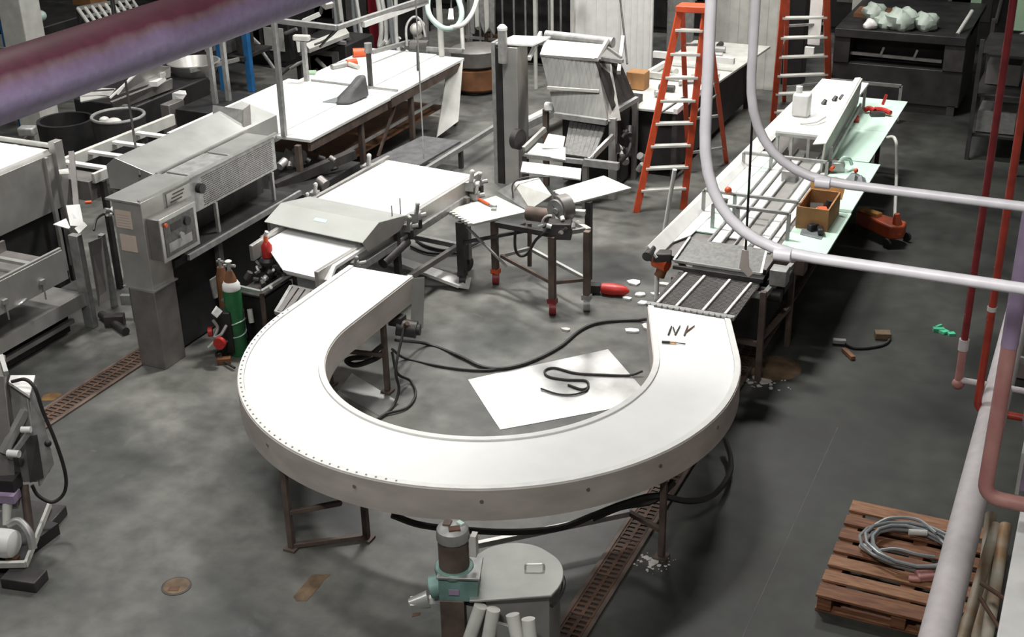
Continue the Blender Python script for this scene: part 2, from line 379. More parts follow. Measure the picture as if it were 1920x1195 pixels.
# ================================================================== infeed conveyor with hood
f = T('infeed_conveyor', 'wide white belt infeed conveyor with a folded steel hood, left of the tool cart', 'conveyor', (-6.3, 9.9, 0))
f.e.rotation_euler.z = math.radians(-5.5)
XL, XR, YF, YB, ZF = -6.92, -5.80, 8.72, 11.28, .93
f.part('belt', MB().slab((XL+.05, 9.42, ZF-.045), (XR-.03, 9.42, ZF-.045), (XR-.03, YB, ZF), (XL+.05, YB, ZF), .03), 'belt', label='blank white belt')
f.part('front_belt', MB().slab((-6.64, 8.98, ZF-.06), (-5.72, 8.84, ZF-.06), (-5.74, 9.45, ZF-.05), (-6.66, 9.45, ZF-.05), .03).slab((-6.22, 8.72, ZF-.15), (-5.70, 8.72, ZF-.15), (-5.72, 8.84, ZF-.06), (-6.64, 8.98, ZF-.06), .03), 'belt', label='tapering white front belt')
for x, YF in ((XL, 9.40), (XR+.02, 8.66), (-6.68, 8.86)):
    YB = 9.42 if x == -6.68 else 11.28
    r = f.part('side_rail', MB().hexa([(x-.02, YF-.02, ZF-.20), (x+.02, YF-.02, ZF-.20), (x+.02, YB+.08, ZF-.13), (x-.02, YB+.08, ZF-.13), (x-.02, YF-.02, ZF-.05), (x+.02, YF-.02, ZF-.05), (x+.02, YB+.08, ZF+.02), (x-.02, YB+.08, ZF+.02)]), 'steel', bevel=.003)
YF, YB = 8.72, 11.28
f.part('lower_rail', MB().beam((XR+.07, YF-.1, .70), (XR+.03, YB, .77), .05, .07), 'galv', bevel=.004)
f.part('lower_rail', MB().beam((XL-.03, 9.3, .72), (XL-.03, YB, .77), .05, .07), 'galv', bevel=.004)
f.part('end_roller', MB().cyl((XL+.03, YB-.01, ZF-.055), (XR-.03, YB-.01, ZF-.055), .05, n=16), 'white'); f.part('end_roller', MB().cyl((-6.2, YF+.05, ZF-.17), (-5.72, YF+.05, ZF-.17), .04, n=16), 'white')
# hood: three folded faces and two cheek plates
sec = [(9.96, .955), (9.92, .975), (9.49, 1.05), (9.23, .95), (9.235, .94), (9.485, 1.038), (9.915, .965), (9.955, .945)]
hd = f.part('hood', MB().extr([(XL+.09, y, z) for y, z in sec], (XR-XL, 0, 0)), 'hoodsteel', label='folded bright steel hood over the belt', smooth=False)
f.part('hood_cheek', MB().extr([(XR+.085, y, z) for y, z in sec[:4]] + [(XR+.085, 9.3, .84), (XR+.085, 9.8, .86)], (.008, 0, 0)), 'steel', hd, smooth=False)
f.part('hood_cheek', MB().extr([(XL+.082, y, z) for y, z in sec[:4]] + [(XL+.082, 9.3, .90), (XL+.082, 9.8, .91)], (.008, 0, 0)), 'steel', hd, smooth=False)
f.part('hood_sticker', MB().slab((-6.36, 9.36, 1.003), (-6.22, 9.36, 1.003), (-6.22, 9.40, 1.018), (-6.36, 9.40, 1.018), .002), 'hosemint', hd, label='small faded green sticker')
for x, y in ((-6.66, 9.2), (XR+.06, 8.9), (XL-.02, 11.0), (XR+.07, 11.0)):
    l = f.part('leg', MB().beam((x, y, .12), (x, y, .80), .06), 'steeldark', bevel=.004)
    f.part('caster', MB().cyl((x-.02, y, .07), (x+.02, y, .07), .065, n=16), 'black', l); f.part('caster_fork', MB().box(x-.035, x+.035, y-.03, y+.03, .08, .13), 'iron', l)
f.part('crossbar', MB().beam((-6.66, 9.2, .25), (XR, 8.9, .25), .05), 'galv'); f.part('crossbar', MB().beam((XL, 11.0, .25), (XR, 11.0, .25), .05), 'galv'); f.part('crossbar', MB().beam((XR+.06, 8.9, .33), (XR+.07, 11.0, .33), .05), 'steeldark'); 
# belt tensioners and air fittings along the side rails
def fitting(c, s=1., par=None):
    c = Vector(c); a = f.part('air_fitting', MB().obox(c+V(0, 0, .03), .07*s, .09*s, .07*s, .3).cyl(c+V(.02, -.02, .06), c+V(.05, -.03, .14*s), .018*s, n=8).cyl(c+V(0, .04, .02), c+V(.06, .09, .03), .022*s, n=8), 'galv')
    f.part('knob', MB().ball(c+V(.05, -.03, .145*s), .020*s), 'offwhite', a); f.part('valve', MB().cyl(c+V(.03, 0, -.08), c+V(.03, 0, .01), .03*s, n=10), 'iron', a)
fitting((XR+.06, 11.10, .86), 1.3); fitting((XR+.10, 11.12, .74), 1.2); fitting((XR+.03, 11.3, .82), 1.); fitting((XR+.06, 10.12, .86), 1.2); fitting((XR+.06, 9.98, .80), 1.); fitting((XR+.09, 9.1, .76), .8); fitting((XL-.05, 11.05, .86), 1.3); fitting((XL-.05, 10.15, .86), 1.1); fitting((XL-.04, 10.0, .84), .9)
f.part('rod', MB().cyl((XR+.01, 9.95, .93), (XR+.01, 9.95, 1.12), .006, n=6), 'steeldark'); f.part('rod', MB().cyl((XR+.02, 9.80, .93), (XR+.02, 9.80, 1.10), .006, n=6), 'steeldark')
f.part('support_arm', MB().beam((XR+.05, 9.80, .42), (XR+.05, 9.80, .88), .06, .05), 'iron'); f.part('cylinder', MB().cyl((XR+.06, 9.55, .62), (XR+.06, 9.95, .70), .05, n=12), 'iron')
# white trough under its right side
one('white_trough', MB().slab(V(-6.275, 10.432, 0.220), V(-5.472, 10.407, 0.070), V(-5.537, 10.607, 0.070), V(-6.309, 10.569, 0.220), .03).slab(V(-5.482, 10.403, 0.070), V(-5.392, 10.480, 0.030), V(-5.427, 10.603, 0.090), V(-5.537, 10.607, 0.070), .02), 'white', 'narrow white plastic strip sloping under the infeed conveyor to a caster', 'plastic strip')
# slatted transfer piece between infeed and curved conveyor
tr = T('transfer_grid', 'small slatted metal transfer plate between the infeed and the curved belt', 'transfer plate', (-5.98, 8.42, .60))
tr.part('frame', MB().beam((-6.22, 8.66, .66), (-5.76, 8.62, .66), .03).beam((-6.12, 8.26, .60), (-5.76, 8.26, .60), .03).beam((-6.12, 8.26, .60), (-6.22, 8.66, .66), .03).beam((-5.76, 8.26, .60), (-5.76, 8.62, .66), .03), 'galv')
tr.part('support', MB().beam((-5.95, 8.5, .02), (-5.95, 8.5, .62), .05), 'iron')
for i in range(6): tr.part('slat', MB().slab((-6.11+i*.06, 8.27, .62), (-6.06+i*.06, 8.27, .62), (-6.13+i*.068, 8.64, .68), (-6.18+i*.068, 8.64, .68), .012), 'steeldark')

# ================================================================== mixing tank with geared motor at the bottom edge
k_ = T('steel_tank', 'steel tank with flat handled lid and slanting pipes at the bottom edge of the photo', 'tank', (-2.45, 5.1, 0))
lid_px = [V(-2.602, 4.919, 1.000), V(-2.220, 5.131, 1.000), V(-2.212, 5.230, 1.000), V(-2.235, 5.337, 1.000), V(-2.295, 5.428, 1.000), V(-2.382, 5.482, 1.000), V(-2.493, 5.512, 1.000), V(-2.612, 5.484, 1.000), V(-2.706, 5.400, 1.000), V(-2.757, 5.274, 1.000)]
lid = k_.part('lid', MB().prism([(p.x, p.y) for p in [lid_px[0]]+curve(lid_px[1:], 4)], .985, 1.0), 'lidsteel', bevel=.004, label='flat round-ended steel lid')
k_.part('handle', MB().tube(bend([V(-2.441, 5.286, 1.000), V(-2.441, 5.286, 1.000)+V(0, 0, .035), V(-2.347, 5.326, 1.000)+V(0, 0, .035), V(-2.347, 5.326, 1.000)], .015), .006, 8), 'steel', lid)
cen = V(sum(p.x for p in lid_px)/10, sum(p.y for p in lid_px)/10, 0)
inner = [((p.x-cen.x)*.90+cen.x, (p.y-cen.y)*.90+cen.y) for p in lid_px]
k_.part('tank_body', MB().prism(inner, .45, .985), 'steel', bevel=.004)
fy = min(p.y for p in lid_px)
for (x0, x1) in ((-2.545, -2.68), (-2.47, -2.52), (-2.36, -2.18), (-2.27, -2.15)):
    k_.part('outlet_pipe', MB().cyl((x0, fy+.02, .97), (x1, fy-.12, .42), .037, n=14), 'offwhite')
k_.part('front_panel', MB().box(-2.50, -2.30, fy+.0, fy+.02, .3, .90), 'lidsteel')
for x, y in ((-2.56, 5.02), (-2.34, 5.02), (-2.5, 5.3), (-2.34, 5.3)): k_.part('leg', MB().beam((x, y, 0), (x, y, .5), .05), 'steel', bevel=.004)
k_.part('rim_ring', MB().tube(curve([(p.x*1.0, p.y, .93) for p in lid_px[1:]], 3), .012, 6), 'iron')
g = T('geared_motor', 'teal geared motor with a dark cylindrical cap standing beside the tank lid', 'motor', (-2.70, 5.10, .9))
m0 = V(-2.720, 5.007, 1.050); gx, gy = m0.x, m0.y
b_ = g.part('gearbox', MB().obox((gx+.02, gy, 1.04), .21, .17, .15, .35).cyl((gx-.01, gy, 1.10), (gx-.01, gy, 1.135), .105, n=24).cyl((gx-.13, gy-.06, .99), (gx-.03, gy-.01, 1.02), .062, n=18), 'gearteal', bevel=.006, label='teal cast gearbox')
g.part('adapter_plate', MB().obox((gx+.025, gy, 1.122), .23, .19, .014, .35), 'galv', b_, bevel=.003)
g.part('name_plate', MB().obox((gx+.03, gy-.092, 1.03), .055, .004, .035, .35), 'lilac', b_)
g.part('motor_can', MB().cyl((gx-.01, gy, 1.13), (gx-.01, gy, 1.32), .082, n=28), 'rustiron', label='dark steel motor can')
g.part('terminal_cap', MB().lathe((gx-.01, gy, 1.31), [(.088, 0), (.09, .02), (.084, .06), (.06, .075)], 18), 'galv')
g.part('rust_patch', MB().obox((gx+.015, gy-.025, 1.388), .06, .04, .014, .6), 'rust'); g.part('rust_patch', MB().obox((gx-.045, gy+.01, 1.387), .04, .05, .014, .2), 'rustiron'); g.part('rust_patch', MB().obox((gx+.02, gy+.035, 1.387), .04, .025, .014, -.4), 'hosemint')
g.part('cap_bracket', MB().obox((gx+.095, gy+.04, 1.27), .03, .05, .13, .2), 'offwhite')
g.part('output_flange', MB().cyl((gx-.13, gy-.08, .93), (gx-.22, gy-.13, .90), .05, .035, n=14).obox((gx-.15, gy-.09, .90), .16, .08, .05, .5), 'steelbright', label='bright cast output flange')
g.part('mount_post', MB().obox((gx+.0, gy-.05, .77), .13, .10, .40, .35), 'rustiron', bevel=.004)
g.part('mount_arm', MB().beam((gx+.02, gy-.02, .95), (gx+.18, gy, .95), .06, .05), 'black')
g.part('mount_column', MB().beam((gx, gy-.05, 0), (gx, gy-.05, .58), .08), 'rustiron')

# ================================================================== sheets, cables and debris on the floor
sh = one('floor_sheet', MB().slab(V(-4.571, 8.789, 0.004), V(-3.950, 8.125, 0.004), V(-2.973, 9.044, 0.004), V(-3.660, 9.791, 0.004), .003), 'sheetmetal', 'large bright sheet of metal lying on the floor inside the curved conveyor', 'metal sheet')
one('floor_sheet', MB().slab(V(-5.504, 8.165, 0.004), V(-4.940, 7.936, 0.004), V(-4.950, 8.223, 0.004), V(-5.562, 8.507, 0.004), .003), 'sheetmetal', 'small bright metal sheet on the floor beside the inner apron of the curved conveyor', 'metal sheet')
def cable(name, pts, r, m, label, cat='cable', k=6): return one(name, MB().tube(curve(pts, k), r, 6), m, label, cat)
cable('floor_cable', [V(-5.217, 8.708, 0.300), V(-5.210, 9.236, 0.020), V(-4.821, 9.132, 0.020), V(-4.542, 9.025, 0.020), V(-4.339, 9.087, 0.020), V(-4.180, 9.306, 0.020), V(-4.067, 9.647, 0.020), V(-4.020, 10.045, 0.020), V(-3.895, 10.269, 0.020), V(-3.588, 10.444, 0.020), V(-3.441, 10.348, 0.100)], .016, 'rubber', 'long black cable curving across the floor from the drive motor to the right belt end')
cable('floor_cable', [V(-5.264, 8.714, 0.200), V(-5.256, 8.918, 0.015), V(-4.872, 8.900, 0.015), V(-4.537, 8.962, 0.015), V(-4.351, 9.091, 0.016), V(-4.178, 9.302, 0.012)], .012, 'rubber', 'thinner black cable lying just in front of the long floor cable')
cable('floor_cable', [V(-3.727, 9.012, 0.015), V(-3.594, 8.985, 0.015), V(-3.558, 9.041, 0.015), V(-3.617, 9.140, 0.015), V(-3.785, 9.092, 0.015), V(-3.944, 9.089, 0.015), V(-4.012, 9.178, 0.015), V(-3.954, 9.256, 0.015), V(-3.745, 9.235, 0.015), V(-3.521, 9.296, 0.015), V(-3.305, 9.374, 0.015), V(-3.204, 9.429, 0.050)], .010, 'rubber', 'thin black cable looped on top of the large metal sheet')
cable('floor_cable', [V(-3.915, 8.862, 0.015), V(-3.749, 8.830, 0.015), V(-3.622, 8.872, 0.015), V(-3.551, 8.972, 0.015), V(-3.557, 9.062, 0.015)], .008, 'rubber', 'short cable end curling on the bright metal sheet')
cable('motor_cable', [(-5.0, 8.5, .56), V(-4.962, 8.254, 0.300), V(-4.928, 8.225, 0.120), V(-4.928, 8.123, 0.020), V(-4.925, 7.912, 0.020), V(-4.987, 7.718, 0.020)], .013, 'rubber', 'black cable dropping from the drive motor and curving past the small metal sheet')
cable('motor_cable', [V(-5.136, 8.499, 0.300), V(-5.061, 8.437, 0.140), V(-5.000, 8.548, 0.020), V(-4.847, 8.355, 0.020), V(-4.808, 8.124, 0.020), V(-4.922, 7.951, 0.020), V(-4.947, 7.735, 0.020)], .012, 'rubber', 'wider brown-black cable loop on the floor inside the left end of the curved conveyor')
cable('motor_cable', [V(-5.115, 8.317, 0.450), V(-5.286, 8.351, 0.300), V(-5.446, 8.348, 0.250), V(-5.489, 8.328, 0.220), V(-5.398, 8.333, 0.200), V(-5.255, 8.426, 0.250), V(-5.148, 8.388, 0.350)], .024, 'rubber', 'bundle of thick black cable tucked under the left end of the curved conveyor')
cable('under_cable', [V(-3.729, 6.032, 0.550), V(-3.573, 6.132, 0.450), V(-3.291, 6.264, 0.400), V(-3.006, 6.396, 0.380), V(-2.779, 6.576, 0.360), V(-2.614, 6.730, 0.400), V(-2.429, 6.836, 0.480), V(-2.256, 6.979, 0.500), V(-2.126, 7.292, 0.300), V(-2.050, 7.627, 0.160), V(-2.038, 8.001, 0.100), V(-2.100, 8.292, 0.080), V(-2.206, 8.508, 0.100)], .022, 'rubber', 'thick black cable slung under the curved conveyor, looping out at its right')
cable('under_cable', [V(-2.615, 6.735, 0.380), V(-2.454, 6.856, 0.440), V(-2.274, 6.982, 0.460), V(-2.203, 7.178, 0.500)], .026, 'rubber', 'short thick black hose bundled beside the front leg of the curved conveyor')
fc = T('floor_cleanout', 'round rusty cleanout cover set in the floor at lower left', 'floor cover', V(-5.075, 5.432, 0.000))
fc.part('cover', MB().lathe(V(-5.075, 5.432, 0.000), [(.088, .001), (.088, .006), (.08, .008)], 24), 'stainbrown'); fc.part('ring', MB().lathe(V(-5.075, 5.432, 0.000), [(.10, .001), (.10, .004), (.09, .0045)], 28), 'iron'); fc.part('rust_patch', MB().obox(V(-5.068, 5.397, 0.009), .07, .05, .003, .4), 'rust')
one('rust_mark', MB().prism([(q.x, q.y) for q in (V(-4.246, 5.613, 0.000), V(-4.290, 5.643, 0.000), V(-4.308, 5.898, 0.000), V(-4.192, 5.948, 0.000), V(-4.201, 5.868, 0.000), V(-4.189, 5.810, 0.000), V(-4.184, 5.640, 0.000))], .0008, .0022), 'stainbrown', 'elongated brown rust stain on the floor beside the front legs', 'stain')
one('rust_mark', MB().prism([(q.x, q.y) for q in (V(-3.472, 5.766, 0.000), V(-3.485, 5.819, 0.000), V(-3.446, 5.848, 0.000), V(-3.431, 5.807, 0.000))], .0008, .0022), 'rust', 'small rust chip stain beside the geared motor', 'stain')
def splat(name, c, r, label, m='powder', seed=1, h=.004):
    rr = random.Random(seed); c = Vector(c); mb = MB()
    for j in range(46):
        t_ = rr.random()**1.4; a_ = rr.uniform(0, 2*PI); x, y = c.x+math.cos(a_)*r*t_*1.15, c.y+math.sin(a_)*r*t_; q_ = r*rr.uniform(.05, .20)*(1.15-t_); n = 7
        mb.prism([(x+math.cos(2*PI*i/n)*q_*rr.uniform(.5, 1.2), y+math.sin(2*PI*i/n)*q_*rr.uniform(.5, 1.2)) for i in range(n)], .0008, h*rr.uniform(.5, 1.2))
    return one(name, mb, m, label, 'powder', kind='stuff')
splat('powder_patch', V(-2.242, 6.926, 0.000), .15, 'splash of white powder on the floor at the front right conveyor leg', seed=3)
splat('powder_patch', V(-2.228, 9.765, 0.000), .26, 'white powder trail on the floor behind the right outer leg', seed=5)
splat('powder_patch', V(-2.386, 9.934, 0.000), .14, 'small white powder smear beside the drain near the right leg', seed=9)
one('debris_pile', MB().lathe(V(-2.206, 10.006, 0.001), [(.24, 0), (.19, .012), (.10, .03), (.03, .04)], 18), 'stainbrown', 'small brown dusty heap on the floor beside the right line legs', 'debris')
rr = random.Random(4)
for i, (p, w, d) in enumerate(((V(-4.154, 10.008, 0.012), .10, .06), (V(-3.932, 11.254, 0.012), .16, .10), (V(-3.788, 11.007, 0.012), .10, .09), (V(-3.649, 11.326, 0.012), .15, .07), (V(-3.860, 10.870, 0.012), .10, .06), (V(-3.698, 10.829, 0.012), .12, .09), (V(-3.479, 10.358, 0.012), .12, .14), (V(-3.585, 10.216, 0.012), .16, .08), (V(-3.644, 11.066, 0.012), .1, .08))):
    lb = ['scrap of white paper alone in the middle of the floor near the cart casters', 'crumpled white paper scrap on the floor right of the red tool', 'small white scrap on the floor left of the slatted grid', 'flat pale offcut on the floor beside the slatted grid', 'tiny bright scrap on the floor nearest the red tool', 'torn white scrap on the floor beside the right belt end corner', 'folded pale rag on the floor against the right belt end', 'faint whitish scrap on the floor left of the right belt end', 'pale scrap lying under the left edge of the slatted grid'][i]
    one('paper_scrap', MB().prism([(p.x+math.cos(a)*w*rr.uniform(.3, .6), p.y+math.sin(a)*d*rr.uniform(.4, .7)) for a in (0, .9, 2, 3.1, 4, 5.2)], .002, .02), 'paperwhite' if i % 3 else 'offwhite', lb, 'scrap', smooth=False)
# red angle grinder on the floor
rg = T('angle_grinder', 'red power tool lying on the floor between the cart and the slatted grid', 'power tool', V(-4.070, 11.017, 0.000))
pc = V(-4.033, 10.917, 0.060)
rg.part('body', MB().lathe(pc+V(-.13, -.02, 0), [(.02, 0), (.055, .02), (.065, .12), (.05, .24), (.015, .29)], 14, (1, .12, .0)), 'red', label='red tapered housing')
rg.part('head', MB().obox(pc+V(-.19, -.03, .0), .12, .10, .08, .3), 'black'); rg.part('disc', MB().cyl(pc+V(-.22, .02, -.02), pc+V(-.22, .03, .0), .06, n=16), 'galv')
rg.part('cord', MB().tube(curve([pc+V(-.22, .05, 0), V(-4.287, 11.021, 0.020), V(-4.298, 10.877, 0.020), V(-4.281, 11.094, 0.020)]), .008, 6), 'rubber')

# ================================================================== cabinet machine with guarded conveyor (left)
c = T('inspection_machine', 'tall stainless cabinet with two paper notices and a long guarded conveyor behind it', 'machine', (-7.3, 8.5, 0))
col = c.part('column', MB().box(-7.46, -7.15, 7.95, 8.24, .76, 1.56), 'steel', bevel=.006, label='upright stainless cabinet')
c.part('column_base', MB().box(-7.40, -7.13, 7.93, 8.22, 0, .75), 'steeldark', bevel=.006, label='darker lower half of the cabinet')
c.part('seam_strip', MB().box(-7.47, -7.12, 7.935, 8.25, .75, .762), 'steelbright')
c.part('notice', MB().box(-7.435, -7.265, 7.943, 7.948, 1.31, 1.47), 'paper', col, label='upper faded paper notice')
c.part('notice', MB().box(-7.42, -7.25, 7.943, 7.948, 1.10, 1.25), 'paper', col, label='lower faded paper notice')
for i in range(5):
    c.part('notice_line', MB().box(-7.42, -7.29, 7.940, 7.9425, 1.335+i*.024, 1.341+i*.024), 'tag', col); 
hsg = c.part('guard_housing', MB().box(-7.50, -7.17, 8.24, 9.95, 1.22, 1.545), 'galv', bevel=.004, label='grey guard housing with perforated side')
c.part('top_plate', MB().box(-7.52, -7.155, 7.94, 8.62, 1.545, 1.565), 'steelbright', bevel=.003); c.part('top_rail', MB().beam((-7.165, 7.95, 1.572), (-7.165, 9.98, 1.572), .025, .02), 'steelbright'); c.part('top_rail', MB().beam((-7.50, 8.6, 1.565), (-7.50, 9.98, 1.565), .025, .02), 'steelbright')
c.part('top_hatch', MB().box(-7.47, -7.20, 8.70, 9.25, 1.547, 1.56), 'galv', bevel=.003); c.part('top_hatch', MB().box(-7.47, -7.20, 9.30, 9.92, 1.547, 1.56), 'steelbright', bevel=.003)
# perforated side: rows of holes
mm = MB()
for i in range(58):
    for j in range(15):
        y, z = 8.80+i*.019+(j % 2)*.0095, 1.25+j*.0185; mm.cyl((-7.1705, y, z), (-7.1675, y, z), .0058, n=5)
c.part('perforations', mm, 'iron', hsg, kind='stuff')
cb = c.part('control_box', MB().box(-7.15, -7.012, 7.985, 8.455, 1.035, 1.41), 'steeldark', bevel=.006)
c.part('control_bezel', MB().box(-7.012, -7.0, 7.975, 8.465, 1.025, 1.42), 'steelbright', cb, bevel=.003); c.part('control_window', MB().box(-7.001, -6.994, 8.015, 8.425, 1.065, 1.38), 'meshgrey', cb, label='grey control window')
c.part('dial', MB().cyl((-6.995, 8.31, 1.30), (-6.97, 8.31, 1.30), .04, n=16), 'black', cb); c.part('dial', MB().cyl((-6.995, 8.22, 1.20), (-6.975, 8.22, 1.20), .028, n=16), 'galv', cb); c.part('lamp', MB().cyl((-6.995, 8.035, 1.355), (-6.975, 8.035, 1.355), .018, n=12), 'orange', cb, label='small orange lamp'); c.part('print_patch', MB().box(-6.995, -6.992, 8.05, 8.36, 1.10, 1.18), 'galv', cb); c.part('print_patch', MB().box(-6.995, -6.992, 8.10, 8.24, 1.27, 1.34), 'iron', cb)
c.part('sign_plate', MB().box(-7.168, -7.163, 8.30, 8.62, 1.40, 1.52), 'steel', hsg); 
for i in range(3): c.part('print_line', MB().box(-7.163, -7.161, 8.34+i*.02, 8.50+i*.02, 1.425+i*.03, 1.437+i*.03), 'iron', hsg)
c.part('knob', MB().cyl((-7.17, 8.74, 1.43), (-7.12, 8.74, 1.43), .045, n=16), 'black', hsg, label='black round knob')
c.part('belt_bed', MB().box(-7.55, -7.12, 8.24, 10.1, .86, .93), 'darkmachine', bevel=.004); c.part('bed_rail', MB().beam((-7.10, 8.4, .90), (-7.10, 10.2, .90), .03, .05), 'galv'); c.part('inner_panel', MB().box(-7.50, -7.40, 8.3, 10.0, .2, 1.22), 'iron'); c.part('lower_panel', MB().box(-7.5, -7.24, 8.28, 10.0, .02, .86), 'black')
for y in (8.95, 9.85): c.part('post', MB().beam((-7.17, y, .90), (-7.17, y, 1.22), .03), 'galv'); c.part('leg', MB().beam((-7.2, y, 0), (-7.2, y, .86), .06), 'steeldark', bevel=.004)
c.part('stay_rod', MB().cyl(V(-7.260, 8.275, 0.450), V(-7.271, 8.327, 0.120), .013, n=8), 'white')
# raised trough cover and end plate behind it
c.part('raised_cover', MB().extr([(-8.06, 8.60, 1.36), (-8.06, 8.60, 1.58), (-7.95, 8.60, 1.66), (-7.54, 8.60, 1.555), (-7.54, 8.60, 1.36)], (0, 1.95, 0)), 'steelbright', bevel=.003, smooth=False, label='sloping stainless trough cover')
c.part('cover_support', MB().box(-7.95, -7.62, 8.7, 10.4, .2, 1.36), 'iron')
c.part('end_plate', MB().slab(V(-8.047, 10.207, 1.700), V(-7.668, 10.171, 1.700), V(-7.639, 10.107, 1.580), V(-8.025, 10.153, 1.580), .01), 'galv', label='grey folded end plate'); c.part('end_plate', MB().slab(V(-7.668, 10.171, 1.700), V(-7.670, 10.295, 1.720), V(-7.584, 10.160, 1.560), V(-7.591, 10.044, 1.560), .01), 'steeldark')

# ================================================================== open frame conveyor behind the cabinet
fr = T('roller_frame', 'pale open ladder-like conveyor frame with white crosspieces behind the steel cabinet', 'conveyor frame', (-9.1, 10.1, 0))
fr.part('side_rail', MB().beam((-9.32, 9.1, 1.20), (-9.24, 11.0, 1.20), .05, .12), 'offwhite', bevel=.004); fr.part('side_rail', MB().beam((-8.72, 9.1, 1.20), (-8.66, 10.6, 1.20), .04, .10), 'offwhite', bevel=.004)
for y in (9.35, 9.70, 10.05, 10.40): fr.part('crosspiece', MB().beam((-9.3, y, 1.22), (-8.7, y, 1.22), .07, .03), 'white', bevel=.003)
fr.part('end_box', MB().box(-9.28, -8.74, 9.05, 9.3, .98, 1.18), 'steeldark', bevel=.004)
for x in (-9.3, -8.7):
    for y in (9.2, 10.5): fr.part('leg', MB().beam((x, y, 0), (x, y, 1.15), .05), 'iron')

# ================================================================== large stainless washer at far left
w = T('washer_machine', 'large stainless box machine with a bright lid at the left edge', 'machine', (-10.2, 8.5, 0))
w.part('body', MB().box(-11.2, -9.02, 7.2, 9.02, .92, 1.47), 'steel', bevel=.006); w.part('lid', MB().slab((-11.2, 7.2, 1.49), (-9.10, 7.2, 1.49), (-9.10, 8.97, 1.49), (-11.2, 8.97, 1.49), .02), 'white', label='bright flat lid')
w.part('lid_rail', MB().cyl((-11.2, 9.0, 1.52), (-9.08, 9.0, 1.52), .025, n=10), 'offwhite'); w.part('corner_post', MB().box(-9.06, -8.98, 8.94, 9.05, .3, 1.58), 'steel', bevel=.004); w.part('corner_post', MB().box(-9.02, -8.98, 8.80, 8.84, .3, 1.47), 'steel', bevel=.004)
w.part('undercarriage', MB().box(-11.1, -9.1, 7.2, 8.95, .1, .92), 'black')
tq = T('trough_conveyor', 'low stainless trough conveyor at the left edge, in front of the large box machine', 'conveyor', (-8.5, 7.5, 0))
tq.part('front_panel', MB().slab((-8.30, 6.2, .90), (-8.30, 8.12, .90), (-8.28, 8.12, .62), (-8.28, 6.2, .62), .012), 'steel', bevel=.003); tq.part('top_rail', MB().beam((-8.31, 6.2, .91), (-8.31, 8.12, .91), .03, .02), 'steelbright'); tq.part('bed', MB().box(-8.95, -8.32, 6.2, 8.1, .70, .80), 'steeldark'); tq.part('cross_rail', MB().beam((-8.95, 7.75, .90), (-8.33, 7.75, .90), .05, .03), 'steelbright'); tq.part('back_panel', MB().box(-8.98, -8.95, 6.2, 8.1, .62, .9), 'steeldark')
for i, y in enumerate((7.35, 7.8)): 
    k0 = tq.part('clamp', MB().obox((-8.27, y, .72), .04, .05, .04), 'steelbright'); tq.part('clamp_rod', MB().cyl((-8.26, y, .70), (-8.26, y, .55), .008, n=6), 'galv', k0)
tq.part('lower_tray', MB().slab((-8.90, 6.2, .36), (-8.36, 6.2, .36), (-8.36, 8.36, .36), (-8.90, 8.36, .36), .02).slab((-8.36, 6.2, .36), (-8.34, 6.2, .24), (-8.34, 8.36, .24), (-8.36, 8.36, .36), .012), 'steel', label='shallow stainless drip tray'); tq.part('base_rail', MB().beam((-8.40, 6.2, .14), (-8.40, 8.2, .14), .05, .04), 'steeldark'); tq.part('under_box', MB().box(-8.9, -8.45, 6.2, 8.2, .02, .34), 'black')
tq.part('handle', MB().tube(curve([V(-8.333, 7.456, 0.600), V(-8.248, 7.493, 0.640), V(-8.302, 7.640, 0.640), V(-8.319, 7.683, 0.660)]), .014, 8), 'steelbright')
tq.part('leg', MB().beam(V(-8.364, 8.389, 0.000), V(-8.366, 8.381, 0.940), .11, .07), 'galv', bevel=.005, label='pale upright leg'); tq.part('leg', MB().beam(V(-8.459, 8.829, 0.000), V(-8.395, 8.746, 0.800), .05, .05), 'galv'); tq.part('leg_panel', MB().slab(V(-8.282, 8.443, 0.850), V(-8.256, 8.595, 0.850), V(-8.148, 8.453, 0.300), V(-8.201, 8.355, 0.250), .01), 'steeldark')
# clutter of valves between trough and cabinet
vb = T('valve_cluster', 'cluster of small valves and white fittings between the trough and the steel cabinet', 'valves', (-8.0, 8.6, 0))
vb.part('post', MB().beam((-8.02, 8.65, 0), (-8.02, 8.65, 1.35), .06), 'steeldark'); vb.part('plate', MB().slab(V(-8.543, 8.517, 1.150), V(-8.441, 8.587, 1.150), V(-8.307, 8.456, 1.000), V(-8.437, 8.419, 1.000), .01), 'white'); vb.part('plate', MB().slab(V(-8.646, 8.420, 0.980), V(-8.640, 8.584, 0.980), V(-8.438, 8.416, 0.980), V(-8.438, 8.387, 0.980), .008), 'white'); vb.part('plate', MB().slab(V(-8.305, 8.331, 1.020), V(-8.334, 8.492, 1.020), V(-8.240, 8.428, 1.020), V(-8.176, 8.242, 1.020), .01), 'offwhite')
vb.part('plate', MB().slab(V(-8.986, 8.943, 1.300), V(-8.920, 9.003, 1.300), V(-8.800, 8.883, 1.300), V(-8.887, 8.849, 1.300), .01), 'offwhite'); vb.part('post', MB().beam(V(-8.500, 8.580, 0.900), V(-8.809, 8.970, 1.500), .05), 'steeldark')
rr = random.Random(11)
for i in range(16):
    q = V(-8.0+rr.uniform(-.12, .22), 8.62+rr.uniform(-.1, .2), .72+rr.uniform(0, .5))
    vb.part('valve', MB().cyl(q, q+V(rr.uniform(-.08, .08), rr.uniform(-.06, .06), rr.uniform(-.06, .08)), rr.uniform(.015, .035), n=10), rr.choice(['white', 'galv', 'iron', 'steelbright', 'steel', 'brownrust' if i == 3 else 'galv', 'black']))
